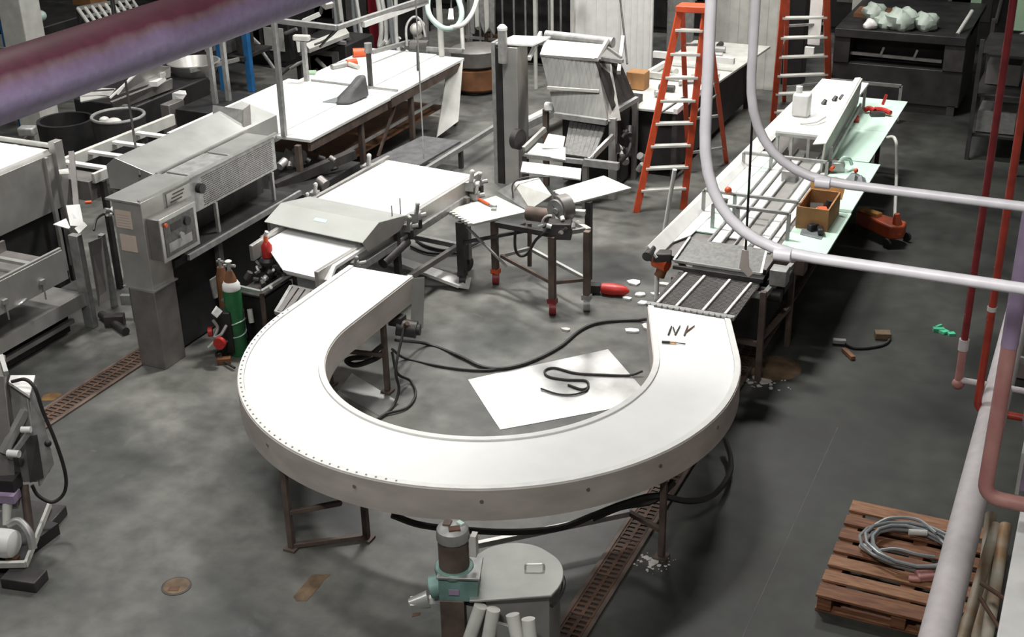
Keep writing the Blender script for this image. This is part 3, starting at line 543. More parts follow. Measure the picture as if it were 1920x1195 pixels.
vb.part('indicator', MB().cyl(V(-8.454, 8.672, 1.140), V(-8.407, 8.705, 1.140), .016, n=10), 'orange', label='small orange indicator'); vb.part('cord', MB().tube(curve([V(-8.121, 8.376, 1.020), V(-8.181, 8.503, 1.080), V(-8.191, 8.646, 1.080), V(-8.164, 8.711, 1.050)]), .012, 6), 'black')
vb.part('clamp', MB().obox(V(-8.141, 8.665, 0.200), .10, .05, .10, .3), 'steelbright'); vb.part('floor_fitting', MB().cyl(V(-8.393, 8.567, 0.040), V(-7.922, 8.357, 0.040), .04, n=10).obox(V(-8.161, 8.488, 0.060), .18, .10, .10, .5), 'iron')

# ================================================================== gas cylinders on a welding cart
gw = T('welding_cart', 'cluttered welding cart with small white-capped parts beside the green gas cylinder', 'cart', (-6.6, 8.82, 0))
gw.part('top_frame', MB().beam((-6.47, 8.55, .61), (-6.45, 9.08, .61), .03).beam((-6.74, 9.08, .61), (-6.45, 9.08, .61), .03).beam((-6.47, 8.55, .61), (-6.74, 8.57, .61), .03), 'steelbright'); gw.part('shelf', MB().box(-6.74, -6.47, 8.56, 9.07, .545, .56), 'iron')
gw.part('box', MB().obox((-6.6, 8.82, .29), .24, .44, .46, .0), 'darkmachine', bevel=.006); 
for x, y in ((-6.73, 8.57), (-6.48, 8.57), (-6.73, 9.06), (-6.46, 9.06)): gw.part('leg', MB().beam((x, y, .05), (x, y, .60), .03), 'rustiron'); gw.part('wheel', MB().cyl((x-.015, y, .05), (x+.015, y, .05), .05, n=14), 'black')
rr = random.Random(21)
for i in range(20):
    q = V(-6.6+rr.uniform(-.13, .13), 8.82+rr.uniform(-.24, .24), .58+rr.uniform(0, .10))
    gw.part('fitting', MB().cyl(q, q+V(rr.uniform(-.06, .06), rr.uniform(-.06, .06), rr.uniform(-.02, .07)), rr.uniform(.012, .030), n=8), rr.choice(['white', 'galv', 'iron', 'steelbright', 'black', 'iron']))
gc = T('gas_cylinder', 'green gas cylinder with a white label band and brass valve standing beside the welding cart', 'gas cylinder', V(-6.71, 8.45, 0))
gp = V(-6.71, 8.45, 0)
gc.part('body', MB().lathe(gp, [(.075, 0), (.08, .02), (.08, .60), (.078, .64)], 24), 'green'); gc.part('label_band', MB().lathe(gp, [(.08, .642), (.081, .645), (.078, .69), (.06, .72)], 24), 'paperwhite'); gc.part('shoulder', MB().lathe(gp, [(.058, .72), (.045, .77), (.025, .82)], 20), 'brownrust', label='brown cylinder neck')
vv = gc.part('valve', MB().cyl(gp+V(0, 0, .81), gp+V(0, 0, .90), .018, n=10).cyl(gp+V(-.05, 0, .86), gp+V(.06, .01, .87), .015, n=8), 'galv'); gc.part('hand_wheel', MB().lathe(gp+V(0, 0, .90), [(.03, 0), (.032, .01), (.015, .02)], 12), 'offwhite', vv); gc.part('hose_ring', MB().tube([gp+V(.085*math.cos(a/10*PI), .085*math.sin(a/10*PI), .32+.03*math.cos(a/10*PI)) for a in range(20)], .006, 6, True), 'hosemint'); gc.part('hose_ring', MB().tube([gp+V(.085*math.cos(a/10*PI), .085*math.sin(a/10*PI), .22+.02*math.sin(a/10*PI)) for a in range(20)], .006, 6, True), 'hosemint')
g2 = V(-6.86, 8.52, 0)
t = T('gas_cylinder', 'slim rust-brown gas cylinder next to the green one', 'gas cylinder', g2); t.part('body', MB().lathe(g2, [(.05, 0), (.052, .01), (.052, .70), (.03, .80)], 18), 'brownrust'); t.part('valve', MB().cyl(g2+V(0, 0, .79), g2+V(0, 0, .88), .014, n=8).cyl(g2+V(-.03, 0, .85), g2+V(.04, 0, .86), .012, n=8), 'galv')
one('grey_board', MB().slab(V(-7.053, 8.581, 0.620), V(-7.060, 8.800, 0.620), V(-7.034, 8.750, 0.420), V(-7.059, 8.613, 0.420), .015), 'galv', 'small grey board leaning left of the gas cylinders', 'board')
tc = T('torch_set', 'tangle of red and white torch fittings hanging left of the green gas cylinder', 'torch', V(-6.975, 8.496, 0.000))
tc.part('tag', MB().slab(V(-6.839, 8.289, 0.450), V(-6.859, 8.392, 0.470), V(-6.752, 8.338, 0.460), V(-6.772, 8.278, 0.420), .008), 'paperwhite', label='white tag'); tc.part('gauge', MB().cyl(V(-6.811, 8.238, 0.300), V(-6.842, 8.248, 0.300)+V(0, -.03, 0), .045, n=16), 'red', label='red gauge'); tc.part('gauge', MB().cyl(V(-6.718, 8.221, 0.220), V(-6.712, 8.212, 0.220)+V(0, -.03, 0), .055, n=16), 'red', label='red gauge'); tc.part('pipe', MB().tube(curve([V(-6.815, 8.270, 0.400), V(-6.772, 8.269, 0.330), V(-6.783, 8.222, 0.260), V(-6.729, 8.246, 0.280), V(-6.703, 8.311, 0.350)]), .015, 8), 'galv'); tc.part('handle', MB().cyl(V(-6.853, 8.202, 0.150), V(-6.811, 8.249, 0.200), .012, n=8), 'offwhite'); tc.part('body', MB().obox(V(-6.772, 8.388, 0.250), .14, .12, .40, .3), 'black', bevel=.01); tc.part('reel', MB().cyl(V(-6.862, 8.504, 0.500), V(-6.821, 8.496, 0.500), .035, n=14), 'galv'); tc.part('stand', MB().cyl(V(-6.813, 8.355, 0.000), V(-6.731, 8.282, 0.200), .02, n=8), 'iron'); tc.part('hose', MB().tube(curve([V(-6.709, 8.291, 0.200), V(-6.854, 8.381, 0.050), V(-6.860, 8.306, 0.030), V(-6.711, 8.221, 0.030), V(-6.549, 8.155, 0.030)]), .012, 6), 'rubber'); tc.part('boot', MB().obox(V(-6.724, 8.238, 0.030), .12, .06, .05, .6), 'brownrust', label='rusty foot block'); tc.part('sleeve', MB().cyl(V(-6.614, 8.546, 0.420), V(-6.593, 8.527, 0.300), .025, n=10), 'offwhite')
# red safety can and bottle on the left rail of the infeed conveyor
rc = T('red_bottle', 'red bottle with an orange spout standing at the left front of the infeed conveyor', 'bottle', V(-6.629, 8.916, 0.780))
q = V(-6.629, 8.916, 0.780)
rc.part('body', MB().lathe(q, [(.045, 0), (.05, .01), (.05, .11), (.025, .15)], 16), 'red'); rc.part('spout', MB().lathe(q, [(.022, .15), (.02, .19), (.008, .23)], 12), 'orange'); rc.part('cap', MB().cyl(q+V(0, 0, .21), q+V(.02, 0, .25), .018, n=10), 'offwhite'); rc.part('base', MB().lathe(q+V(0, 0, -.06), [(.075, 0), (.08, .03), (.06, .058)], 16), 'black')
rc.part('stand', MB().cyl((q.x, q.y, 0), (q.x, q.y, q.z-.05), .03, n=10), 'iron')

# ================================================================== machine at lower left edge
lm = T('pump_machine', 'grey pump machine with a white motor and black hose at the lower left edge', 'machine', (-6.3, 5.4, 0))
lm.part('cabinet', MB().hexa([V(-6.424, 5.487, 0.450), V(-6.285, 5.545, 0.450), V(-6.233, 5.631, 0.500), V(-6.380, 5.607, 0.500), V(-6.577, 5.750, 1.100), V(-6.346, 5.695, 1.100), V(-6.464, 5.857, 1.100), V(-6.611, 5.796, 1.100)]), 'steel', bevel=.006); lm.part('cabinet_top', MB().slab(V(-6.529, 5.696, 1.120), V(-6.280, 5.625, 1.100), V(-6.425, 5.841, 1.120), V(-6.586, 5.774, 1.120), .02), 'white', label='white top plate')
lm.part('side_panel', MB().slab(V(-6.383, 5.679, 1.080), V(-6.390, 5.783, 1.080), V(-6.232, 5.658, 0.550), V(-6.244, 5.511, 0.450), .02), 'galv', bevel=.004); lm.part('tower', MB().hexa([V(-6.489, 5.228, 0.350), V(-6.291, 5.347, 0.350), V(-6.362, 5.490, 0.420), V(-6.587, 5.395, 0.420), V(-6.625, 5.587, 1.200), V(-6.495, 5.641, 1.200), V(-6.645, 5.819, 1.250), V(-6.768, 5.768, 1.250)]), 'steeldark', bevel=.006); lm.part('tower_edge', MB().beam(V(-6.479, 5.649, 1.220), V(-6.655, 5.788, 1.250), .03), 'steelbright')
lm.part('arm', MB().beam(V(-6.424, 5.430, 0.720), V(-6.373, 5.650, 0.950), .05, .05), 'steelbright'); lm.part('arm', MB().beam(V(-6.384, 5.442, 0.680), V(-6.293, 5.574, 0.840), .03, .03), 'galv'); lm.part('rod_end', MB().cyl(V(-6.309, 5.525, 0.880), V(-6.247, 5.550, 0.880), .022, n=10), 'white'); lm.part('rod_end', MB().cyl(V(-6.362, 5.420, 0.740), V(-6.280, 5.440, 0.740), .026, n=10), 'white'); lm.part('dark_guard', MB().slab(V(-6.328, 5.555, 0.800), V(-6.272, 5.617, 0.800), V(-6.228, 5.558, 0.500), V(-6.269, 5.468, 0.500), .02), 'iron'); lm.part('pipe', MB().cyl(V(-6.347, 5.482, 0.450), V(-6.238, 5.350, 0.120), .03, n=12), 'rustiron'); lm.part('bracket', MB().obox(V(-6.400, 5.379, 0.520), .18, .12, .10, .3), 'black'); lm.part('bracket', MB().obox(V(-6.362, 5.331, 0.450), .16, .10, .06, .3), 'lilac', label='purple-grey collar'); lm.part('pipe', MB().cyl(V(-6.347, 5.313, 0.400), V(-6.315, 5.239, 0.280), .035, .025, n=12), 'offwhite')
mt = lm.part('motor', MB().lathe(V(-6.42, 5.10, .21), [(.06, 0), (.10, .01), (.10, .20), (.092, .24), (.06, .26)], 24, (.95, .25, 0)), 'white', label='white electric motor'); lm.part('elbow_pipe', MB().tube(curve([V(-6.280, 5.223, 0.300), V(-6.220, 5.265, 0.320), V(-6.125, 5.249, 0.260), V(-6.086, 5.218, 0.160)]), .028, 10), 'galv')
lm.part('base_tray', MB().slab(V(-6.375, 5.001, 0.100), V(-6.088, 5.136, 0.100), V(-6.442, 5.762, 0.100), V(-6.792, 5.728, 0.100), .02), 'iron', bevel=.003); lm.part('base_rail', MB().beam(V(-6.071, 5.117, 0.100), V(-6.421, 5.738, 0.120), .02, .05), 'offwhite'); lm.part('base_rail', MB().beam(V(-6.354, 4.982, 0.110), V(-6.068, 5.117, 0.110), .03, .04), 'offwhite'); lm.part('stand', MB().box(V(-6.216, 5.105, 0.000).x-.5, V(-6.127, 5.111, 0.000).x-.1, 5.15, 5.6, .0, .09), 'black'); lm.part('rust_patch', MB().obox(V(-6.185, 5.123, 0.120), .08, .05, .02, .3), 'rust')
lm.part('wheel_block', MB().obox(V(-6.387, 5.682, 0.040), .14, .24, .08, .25), 'iron', bevel=.008); lm.part('wheel_block', MB().obox(V(-6.035, 5.054, 0.040), .26, .16, .08, .2), 'iron', bevel=.008)
lm.part('hose', MB().tube(curve([V(-6.446, 5.650, 1.160), V(-6.349, 5.683, 1.180), V(-6.278, 5.684, 1.120), V(-6.263, 5.696, 0.950), V(-6.211, 5.708, 0.700), V(-6.175, 5.703, 0.450), V(-6.203, 5.683, 0.300), V(-6.260, 5.616, 0.250), V(-6.348, 5.585, 0.300), V(-6.386, 5.583, 0.380)]), .013, 8), 'rubber', label='looping black hose'); lm.part('hose_clip', MB().ball(V(-6.225, 5.650, 0.720), .025), 'black')
one('ochre_stain', MB().prism([(q.x, q.y) for q in (V(-7.758, 7.066, 0.000), V(-7.817, 7.142, 0.000), V(-7.772, 7.223, 0.000), V(-7.668, 7.225, 0.000), V(-7.665, 7.105, 0.000))], .0008, .0025), 'stainochre', 'dull ochre stain on the floor beside the drain at left', 'stain')

# ================================================================== right processing line
R = T('processing_line', 'long conveyor line with white lanes, mint side boards and bridge frames at the right', 'conveyor', (-2.7, 12, 0))
# near wire-mesh section: a mesh bed with white lane strips
R.part('mesh_bed', MB().slab((-3.03, 9.04, .860), (-2.35, 9.04, .860), (-2.32, 9.78, .860), (-3.03, 9.78, .860), .015), 'meshgrey')
wm = MB()
for i in range(44): wm.cyl((-3.02+.68*i/43, 9.05, .864), (-3.02+.69*i/43, 9.78, .864), .0035, n=4)
for i in range(30): wm.cyl((-3.03, 9.05+.73*i/29, .866), (-2.33, 9.05+.73*i/29, .866), .0035, n=4)
R.part('wire_mesh', wm, 'steeldark', kind='stuff')
R.part('nose_bar', MB().beam((-3.06, 9.055, .875), (-2.33, 9.055, .875), .05, .03), 'galv', bevel=.004)
tb = MB().box(-3.05, -3.02, 9.015, 9.05, .875, .895)
t0 = R.part('comb_tooth', tb, 'galv')
for i in range(1, 15): R.inst(t0, 'comb_tooth', (i*.0485, 0, 0))
for x in (-2.98, -2.82, -2.60, -2.42): R.part('lane_strip', MB().beam((x, 9.09, .880), (x+.03, 9.76, .880), .022, .016), 'white', bevel=.003)
R.part('cross_rod', MB().beam((-3.08, 9.80, .90), (-2.30, 9.80, .90), .03), 'iron')
R.part('mesh_flap', MB().slab((-3.08, 9.84, .93), (-2.34, 9.84, .93), (-2.38, 10.16, 1.03), (-3.04, 10.16, 1.03), .012), 'meshgrey', label='tilted wire mesh flap'); R.part('flap_edge', MB().beam((-3.09, 9.84, .94), (-2.33, 9.84, .94), .02).beam((-3.09, 9.84, .94), (-3.05, 10.16, 1.04), .02).beam((-2.33, 9.84, .94), (-2.37, 10.16, 1.04), .02), 'steelbright')
R.part('control_block', MB().obox((-2.2, 9.95, .90), .14, .14, .14), 'galv', bevel=.005); R.part('end_motor', MB().cyl((-2.34, 9.9, .74), (-2.16, 9.9, .74), .055, n=16), 'black'); R.part('end_motor', MB().obox((-2.25, 10.2, .74), .16, .3, .12), 'black', bevel=.01)
# frame under the near section
for x, y in ((-2.27, 9.72), (-2.2, 10.46), (-3.05, 9.75), (-3.05, 10.6)): R.part('leg', MB().beam((x, y, 0), (x, y, .84), .05), 'rustiron', bevel=.004)
R.part('side_frame', MB().beam((-2.27, 9.72, .80), (-2.20, 10.5, .80), .04, .05).beam((-2.27, 9.72, .80), (-3.05, 9.75, .80), .04, .05), 'galv'); R.part('low_rail', MB().beam((-2.27, 9.72, .40), (-2.20, 10.46, .40), .04), 'rustiron'); R.part('low_rail', MB().beam((-2.27, 9.72, .35), (-3.05, 9.75, .35), .04), 'rustiron'); R.part('underbox', MB().box(-3.0, -2.36, 9.9, 15.3, .25, .80), 'black')
# long bed and lanes
R.part('bed', MB().box(-3.34, -2.36, 10.15, 15.4, .80, .846), 'steeldark', bevel=.004)
for i, (x0, x1, y0, y1, m) in enumerate(((-3.22, -2.99, 10.75, 13.1, 'mint'), (-2.97, -2.875, 10.45, 13.1, 'white'), (-2.85, -2.755, 10.7, 13.4, 'white'), (-2.735, -2.61, 10.35, 13.4, 'steel'), (-2.595, -2.505, 10.45, 13.3, 'white'), (-2.48, -2.42, 10.5, 13.3, 'white'))): R.part('lane', MB().box(x0, x1, y0, y1, .852, .866), m, bevel=.002)
for x in (-2.98, -2.862, -2.745, -2.60, -2.49): R.part('lane_wall', MB().box(x-.006, x+.006, 10.4, 13.4, .852, .895), 'galv')
R.part('lane_stop', MB().box(-2.79, -2.64, 12.35, 12.5, .852, .98), 'galv', bevel=.01); R.part('pointer', MB().extr([(-2.66, 10.55, .96), (-2.56, 10.55, .96), (-2.62, 10.30, .90)], (0, 0, .012)), 'offwhite')
# white left guide
R.part('guide_board', MB().slab((-3.38, 10.0, .97), (-3.29, 10.0, .875), (-3.15, 15.3, .875), (-3.27, 15.3, .97), .02), 'white', label='long white sloping guide board'); R.part('guide_board', MB().slab((-3.30, 10.36, .872), (-3.18, 10.62, .872), (-3.05, 13.2, .872), (-3.20, 13.2, .872), .01), 'white'); R.part('guide_tip', MB().cyl((-3.36, 9.92, .90), (-3.36, 10.08, .92), .045, .03, n=12), 'iron', label='dark clamp at the guide tip')
R.part('guide_leg', MB().cyl((-3.36, 10.22, 0), (-3.36, 10.22, .92), .02, n=10), 'white', label='white round leg'); R.part('guide_leg', MB().cyl(V(-3.817, 12.076, 0.950), V(-3.972, 12.199, 0.000), .022, n=10), 'white')
# bridge frames across the lanes
for y, x0, x1, h in ((11.25, -3.26, -2.36, 1.08), (10.88, -3.06, -2.36, 1.10), (12.65, -3.26, -2.40, 1.02)):
    b = R.part('bridge_bar', MB().beam((x0, y, h), (x1, y, h), .03), 'galv', bevel=.003)
    for x in (x0, x1, (x0*2+x1)/3):
        R.part('bridge_post', MB().beam((x, y, .85), (x, y, h), .03), 'galv', b)
R.part('sensor', MB().ball((-3.02, 11.22, 1.12), .035), 'orange', label='small orange knob'); R.part('sensor_block', MB().obox((-3.03, 11.12, 1.04), .06, .06, .05), 'iron')
# raised white shelf with upright board
sf = R.part('shelf', MB().box(-3.05, -2.50, 13.10, 15.3, 1.12, 1.15), 'white', bevel=.004, label='raised white shelf')
for x in (-3.03, -2.88, -2.70, -2.52):
    for y in (13.12, 15.2): R.part('shelf_post', MB().beam((x, y, .85), (x, y, 1.12), .03), 'galv', sf)
R.part('shelf_rail', MB().beam((-3.05, 13.11, 1.11), (-2.50, 13.11, 1.11), .03), 'galv', sf)
R.part('upright_board', MB().slab((-2.49, 12.75, .87), (-2.47, 12.75, 1.18), (-2.44, 14.35, 1.45), (-2.46, 14.35, 1.17), .02), 'offwhite', label='upright off-white side board'); R.part('upright_board_edge', MB().slab((-2.58, 12.75, 1.16), (-2.47, 12.75, 1.18), (-2.44, 14.35, 1.46), (-2.50, 14.35, 1.45), .01), 'white'); R.part('board_post', MB().beam((-2.42, 12.9, .85), (-2.42, 12.9, 1.1), .03), 'galv')
R.part('board_rail', MB().beam((-2.43, 12.8, .93), (-2.41, 14.35, 1.15), .02, .05), 'galv')
# mint side boards
R.part('side_board', MB().box(-2.38, -1.96, 10.62, 11.75, .83, .85), 'mint', bevel=.003, label='near mint-white side board'); R.part('side_board', MB().box(-2.40, -1.97, 11.76, 13.28, .83, .85), 'mint', bevel=.003); R.part('side_board', MB().box(-2.50, -2.09, 13.29, 14.4, .847, .857), 'mint', bevel=.003); R.part('side_board', MB().box(-2.72, -2.09, 14.41, 15.7, .847, .857), 'mint', bevel=.003, label='far mint-white side board')
for x, y in ((-2.33, 10.9), (-2.33, 13.0), (-2.35, 15.5), (-3.1, 15.2), (-3.2, 12.5)): R.part('leg', MB().beam((x, y, 0), (x, y, .83), .05), 'iron', bevel=.004)
R.part('end_bracket', MB().obox((-2.25, 10.52, .78), .30, .16, .14), 'rustiron', bevel=.006)
R.part('end_plate', MB().obox((-2.30, 10.50, .84), .12, .14, .02, .2), 'mint')
# things on the line
bx = T('parts_crate', 'open orange-brown crate of parts on the mint side boards', 'crate', V(-2.212, 11.704, 0.860))
q = V(-2.215, 11.45, .851); wx, wy, hh_ = .145, .26, .21
for nm, bxx in (('crate_wall', (-wx, wx, -wy, -wy+.015)), ('crate_wall', (-wx, wx, wy-.015, wy)), ('crate_wall', (-wx, -wx+.015, -wy+.016, wy-.016)), ('crate_wall', (wx-.015, wx, -wy+.016, wy-.016))): bx.part(nm, MB().box(q.x+bxx[0], q.x+bxx[1], q.y+bxx[2], q.y+bxx[3], q.z, q.z+hh_), 'cardboard')
bx.part('crate_floor', MB().box(q.x-wx+.016, q.x+wx-.016, q.y-wy+.016, q.y+wy-.016, q.z, q.z+.01), 'wood')
bx.part('orange_part', MB().cyl(q+V(-.06, -.15, .06), q+V(.03, -.04, .11), .05, n=12), 'amber'); bx.part('orange_part', MB().obox(q+V(.06, -.10, .09), .08, .12, .14, .4), 'orange'); bx.part('dark_part', MB().cyl(q+V(.05, .06, .05), q+V(.08, .08, .18), .03, n=10), 'black'); bx.part('dark_part', MB().obox(q+V(-.04, .10, .06), .12, .14, .10, .2), 'iron')
one('cardboard_flap', MB().slab((-2.36, 11.73, .98), (-2.06, 11.73, .98), (-2.04, 11.80, 1.16), (-2.38, 11.80, 1.18), .01), 'amber', 'amber-brown board standing upright behind the parts crate', 'board')
bb = T('tool_pouch', 'dark tool lying on a clear bag at the near end of the mint boards', 'tool', V(-2.202, 11.219, 0.850))
bb.part('bag', MB().prism([(v.x, v.y) for v in (V(-2.282, 11.040, 0.852), V(-2.076, 10.984, 0.852), V(-2.117, 11.391, 0.852), V(-2.330, 11.454, 0.852))], .851, .858), 'hosegrey'); bb.part('tool_body', MB().obox(V(-2.188, 11.187, 0.890), .13, .06, .06, .9).obox(V(-2.118, 11.115, 0.890), .05, .12, .05, .3).obox(V(-2.268, 11.283, 0.880), .05, .08, .04, 1.3), 'black', bevel=.008)
hh = T('hose_fitting', 'grey fitting with a curled hose on the mint boards behind the crate', 'fitting', V(-2.345, 13.068, 0.850))
hh.part('block', MB().obox(V(-2.344, 12.912, 0.900), .14, .12, .10, .3), 'galv', bevel=.01); hh.part('hose', MB().tube(curve([V(-2.322, 12.889, 0.950), V(-2.287, 12.907, 1.000), V(-2.240, 12.953, 0.980), V(-2.222, 13.032, 0.900)]), .018, 8), 'hosemint'); hh.part('red_tip', MB().cyl(V(-2.350, 12.716, 0.950), V(-2.356, 12.643, 0.950), .02, n=8), 'orange')
cl = T('clear_bag', 'crumpled clear plastic bag with an orange tip on the mint boards beside the crate', 'bag', V(-2.117, 12.747, 0.850))
rr = random.Random(3); q = V(-2.103, 12.671, 0.860)
cl.part('plastic', MB().add([q+V(.13*math.cos(i*PI/4)*rr.uniform(.7, 1), .16*math.sin(i*PI/4)*rr.uniform(.7, 1), 0) for i in range(8)] + [q+V(.06*math.cos(i*PI/4)*rr.uniform(.5, 1), .08*math.sin(i*PI/4)*rr.uniform(.5, 1), rr.uniform(.03, .09)) for i in range(8)], [tuple(range(8))[::-1], tuple(range(8, 16))] + [(i, (i+1) % 8, 8+(i+1) % 8, 8+i) for i in range(8)]), 'hosegrey', smooth=False); cl.part('tip', MB().ball(q+V(-.02, .06, .08), .025), 'orange')
rd = T('red_clamp', 'red-handled clamps lying at the far end of the mint boards', 'tool', V(-2.379, 15.155, 0.850))
rd.part('handle', MB().tube(curve([V(-2.372, 15.093, 0.900), V(-2.277, 15.069, 0.910), V(-2.174, 15.006, 0.900)]), .03, 8), 'red'); rd.part('handle', MB().cyl(V(-2.322, 15.323, 0.900), V(-2.290, 15.319, 1.020), .018, n=8), 'red'); rd.part('jaw', MB().obox(V(-2.318, 14.978, 0.880), .16, .08, .05, .4), 'iron'); rd.part('handle', MB().tube(curve([V(-2.471, 15.032, 0.900), V(-2.432, 15.080, 0.910), V(-2.360, 15.028, 0.900)]), .03, 8), 'red')
one('red_puck', MB().lathe(V(-2.505, 14.659, 0.880), [(.035, -.028), (.045, 0), (.04, .04), (.02, .06)], 14), 'red', 'small round red puck on the mint boards near the upright board', 'puck')
jg = T('white_jug', 'white square jug standing on the raised white shelf', 'jug', V(-2.848, 13.724, 1.150))
q = V(-2.93, 13.72, 1.151)
jg.part('body', MB().box(q.x-.09, q.x+.09, q.y-.08, q.y+.08, q.z, q.z+.25), 'white', bevel=.02); jg.part('neck', MB().cyl(q+V(-.04, 0, .25), q+V(-.04, 0, .32), .035, n=12), 'white')
cu = one('white_roll', MB().tube(curve([(-2.86, 13.40, 1.16), (-2.80, 13.38, 1.17), (-2.70, 13.45, 1.18), (-2.64, 13.6, 1.2)]), .01, 6), 'offwhite', 'thin pale cord lying on the raised white shelf', 'cord')
for i, (x, y) in enumerate(((-2.80, 14.22), (-2.72, 14.40), (-2.66, 14.48))): one('dark_bolt', MB().cyl((x, y, 1.151), (x+.02, y+.03, 1.20), .03, .02, n=8), 'iron', ['dark bolt on the raised white shelf, nearest the jug', 'dark bolt in the middle of three on the raised white shelf', 'dark bolt on the raised white shelf, furthest from the jug'][i], 'bolt', 'bolts on the white shelf')
sk = one('pallet_jack_rod', MB().tube(bend([V(-2.053, 14.128, 0.880), V(-1.977, 14.062, 0.920), V(-1.929, 13.973, 0.880), V(-1.893, 13.996, 0.500), V(-1.796, 13.531, 0.120)], .04), .018, 8), 'offwhite', 'pale bent rod standing in the orange floor jack', 'rod')
# orange floor jack
jk = T('floor_jack', 'orange trolley jack on the dark floor right of the mint boards', 'floor jack', V(-1.966, 13.538, 0.000))
a, b = V(-2.161, 13.531, 0.080), V(-1.717, 13.257, 0.080); d = (b-a).normalized(); n_ = V(-d.y, d.x, 0)
jk.part('frame', MB().extr([a-n_*.07, b-n_*.13, b+d*.08, b+n_*.13, a+n_*.07, a-d*.06], (0, 0, .15)), 'jackorange', bevel=.02, label='orange tapered chassis'); jk.part('arm', MB().beam(a+V(0, 0, .15), (a+b)/2+V(0, 0, .16), .09, .06), 'amber', bevel=.01, label='yellow lifting arm'); jk.part('saddle', MB().lathe(a+V(0, 0, .14), [(.05, 0), (.06, .02), (.05, .03)], 16), 'galv'); jk.part('handle_socket', MB().cyl(b+V(0, 0, .05), b+V(-.03, 0, .26), .075, .03, n=12), 'jackorange')
for p_, s_ in ((a, .09), (b, .14)):
    for sg in (-1, 1): jk.part('wheel', MB().cyl(p_+n_*sg*s_-V(0, 0, .03), p_+n_*sg*(s_+.03)-V(0, 0, .03), .05, n=14), 'black')
od = T('power_drill', 'orange power drill hanging off the tip of the white guide board', 'drill', V(-3.356, 10.321, 0.650))
od.part('body', MB().cyl(V(-3.346, 10.103, 0.800), V(-3.214, 10.065, 0.780), .06, n=14), 'orange'); od.part('grip', MB().cyl(V(-3.259, 10.111, 0.770), V(-3.297, 10.088, 0.660), .045, .05, n=12), 'brownrust'); od.part('chuck', MB().cyl(V(-3.423, 10.151, 0.810), V(-3.337, 10.107, 0.800), .035, n=12), 'black'); od.part('stand_box', MB().obox(V(-3.272, 10.084, 0.860), .16, .12, .08, .3), 'iron', bevel=.01); od.part('hook', MB().cyl(V(-3.265, 10.061, 0.870), (-3.36, 10.0, .90), .012, n=8), 'iron')
one('white_cup', MB().lathe(V(-3.301, 10.613, 0.660), [(.045, 0), (.06, .09), (.055, .095)], 16), 'white', 'white cup beside the hanging orange drill', 'cup')
one('cup_bracket', MB().beam(V(-3.305, 10.596, 0.655), (-3.05, 10.2, .655), .05, .02), 'iron', 'dark bracket carrying the white cup beside the line', 'bracket')

# ================================================================== step ladders
def ladder(name, f1, f2, b1, b2, a1, a2, label, n=8):
    L = T(name, label, 'ladder', (f1+f2)/2, 'orange step ladders'); d = (f2-f1).normalized()
    for a, b in ((f1, a1), (f2, a2)): L.part('front_rail', MB().beam(a, b, .035, .075, up=d), 'ladder_red', bevel=.004)
    off = V(0, .10, -.02)
    for a, b in ((b1, a1+off), (b2, a2+off)): L.part('rear_rail', MB().beam(a, b, .03, .055, up=d), 'ladder_red', bevel=.004)
    for i in range(1, n+1):
        t_ = i/(n+.75); L.part('step', MB().beam(f1.lerp(a1, t_), f2.lerp(a2, t_), .085, .028), 'offwhite', bevel=.004)
    for i in range(1, n, 2):
        t_ = i/(n+.6); L.part('rear_bar', MB().beam(b1.lerp(a1+off, t_), b2.lerp(a2+off, t_), .03), 'galv')
    for f_, b_, a_ in ((f1, b1, a1), (f2, b2, a2)): L.part('spreader', MB().beam(f_.lerp(a_, .5), b_.lerp(a_+off, .5), .02), 'galv')
    L.part('top_cap', MB().extr([a1+V(-.03, -.05, 0), a2+V(.03, -.05, 0), a2+V(.03, .16, 0), a1+V(-.03, .16, 0)], (0, 0, .07)), 'ladder_red', bevel=.01)
    return L
ladder('step_ladder', V(-4.592, 13.145, 0.000), V(-4.130, 13.438, 0.000), V(-4.498, 14.772, 0.000), V(-4.133, 15.199, 0.000), V(-4.239, 13.382, 2.250), V(-3.968, 13.422, 2.250), 'orange fibreglass step ladder standing near the tool cart, in front of the overhead pipes')
ladder('step_ladder', V(-3.954, 16.773, 0.000), V(-3.289, 17.180, 0.000), V(-4.131, 18.130, 0.000), V(-3.594, 18.687, 0.000), V(-3.633, 15.586, 2.450), V(-3.210, 15.724, 2.450), 'orange step ladder further back, behind the white jug shelf')
one('work_light', MB().box(-3.60, -3.44, 16.9, 16.93, 1.15, 1.75).box(-3.62, -3.50, 16.86, 16.92, 1.02, 1.12), 'white', 'white panel hanging on the rear ladder', 'panel')
one('ladder_prop', MB().cyl(V(-4.882, 19.414, 0.000), V(-4.679, 18.934, 1.250), .03, n=10), 'ladder_red', 'single orange rail leaning between the two ladders', 'rail')

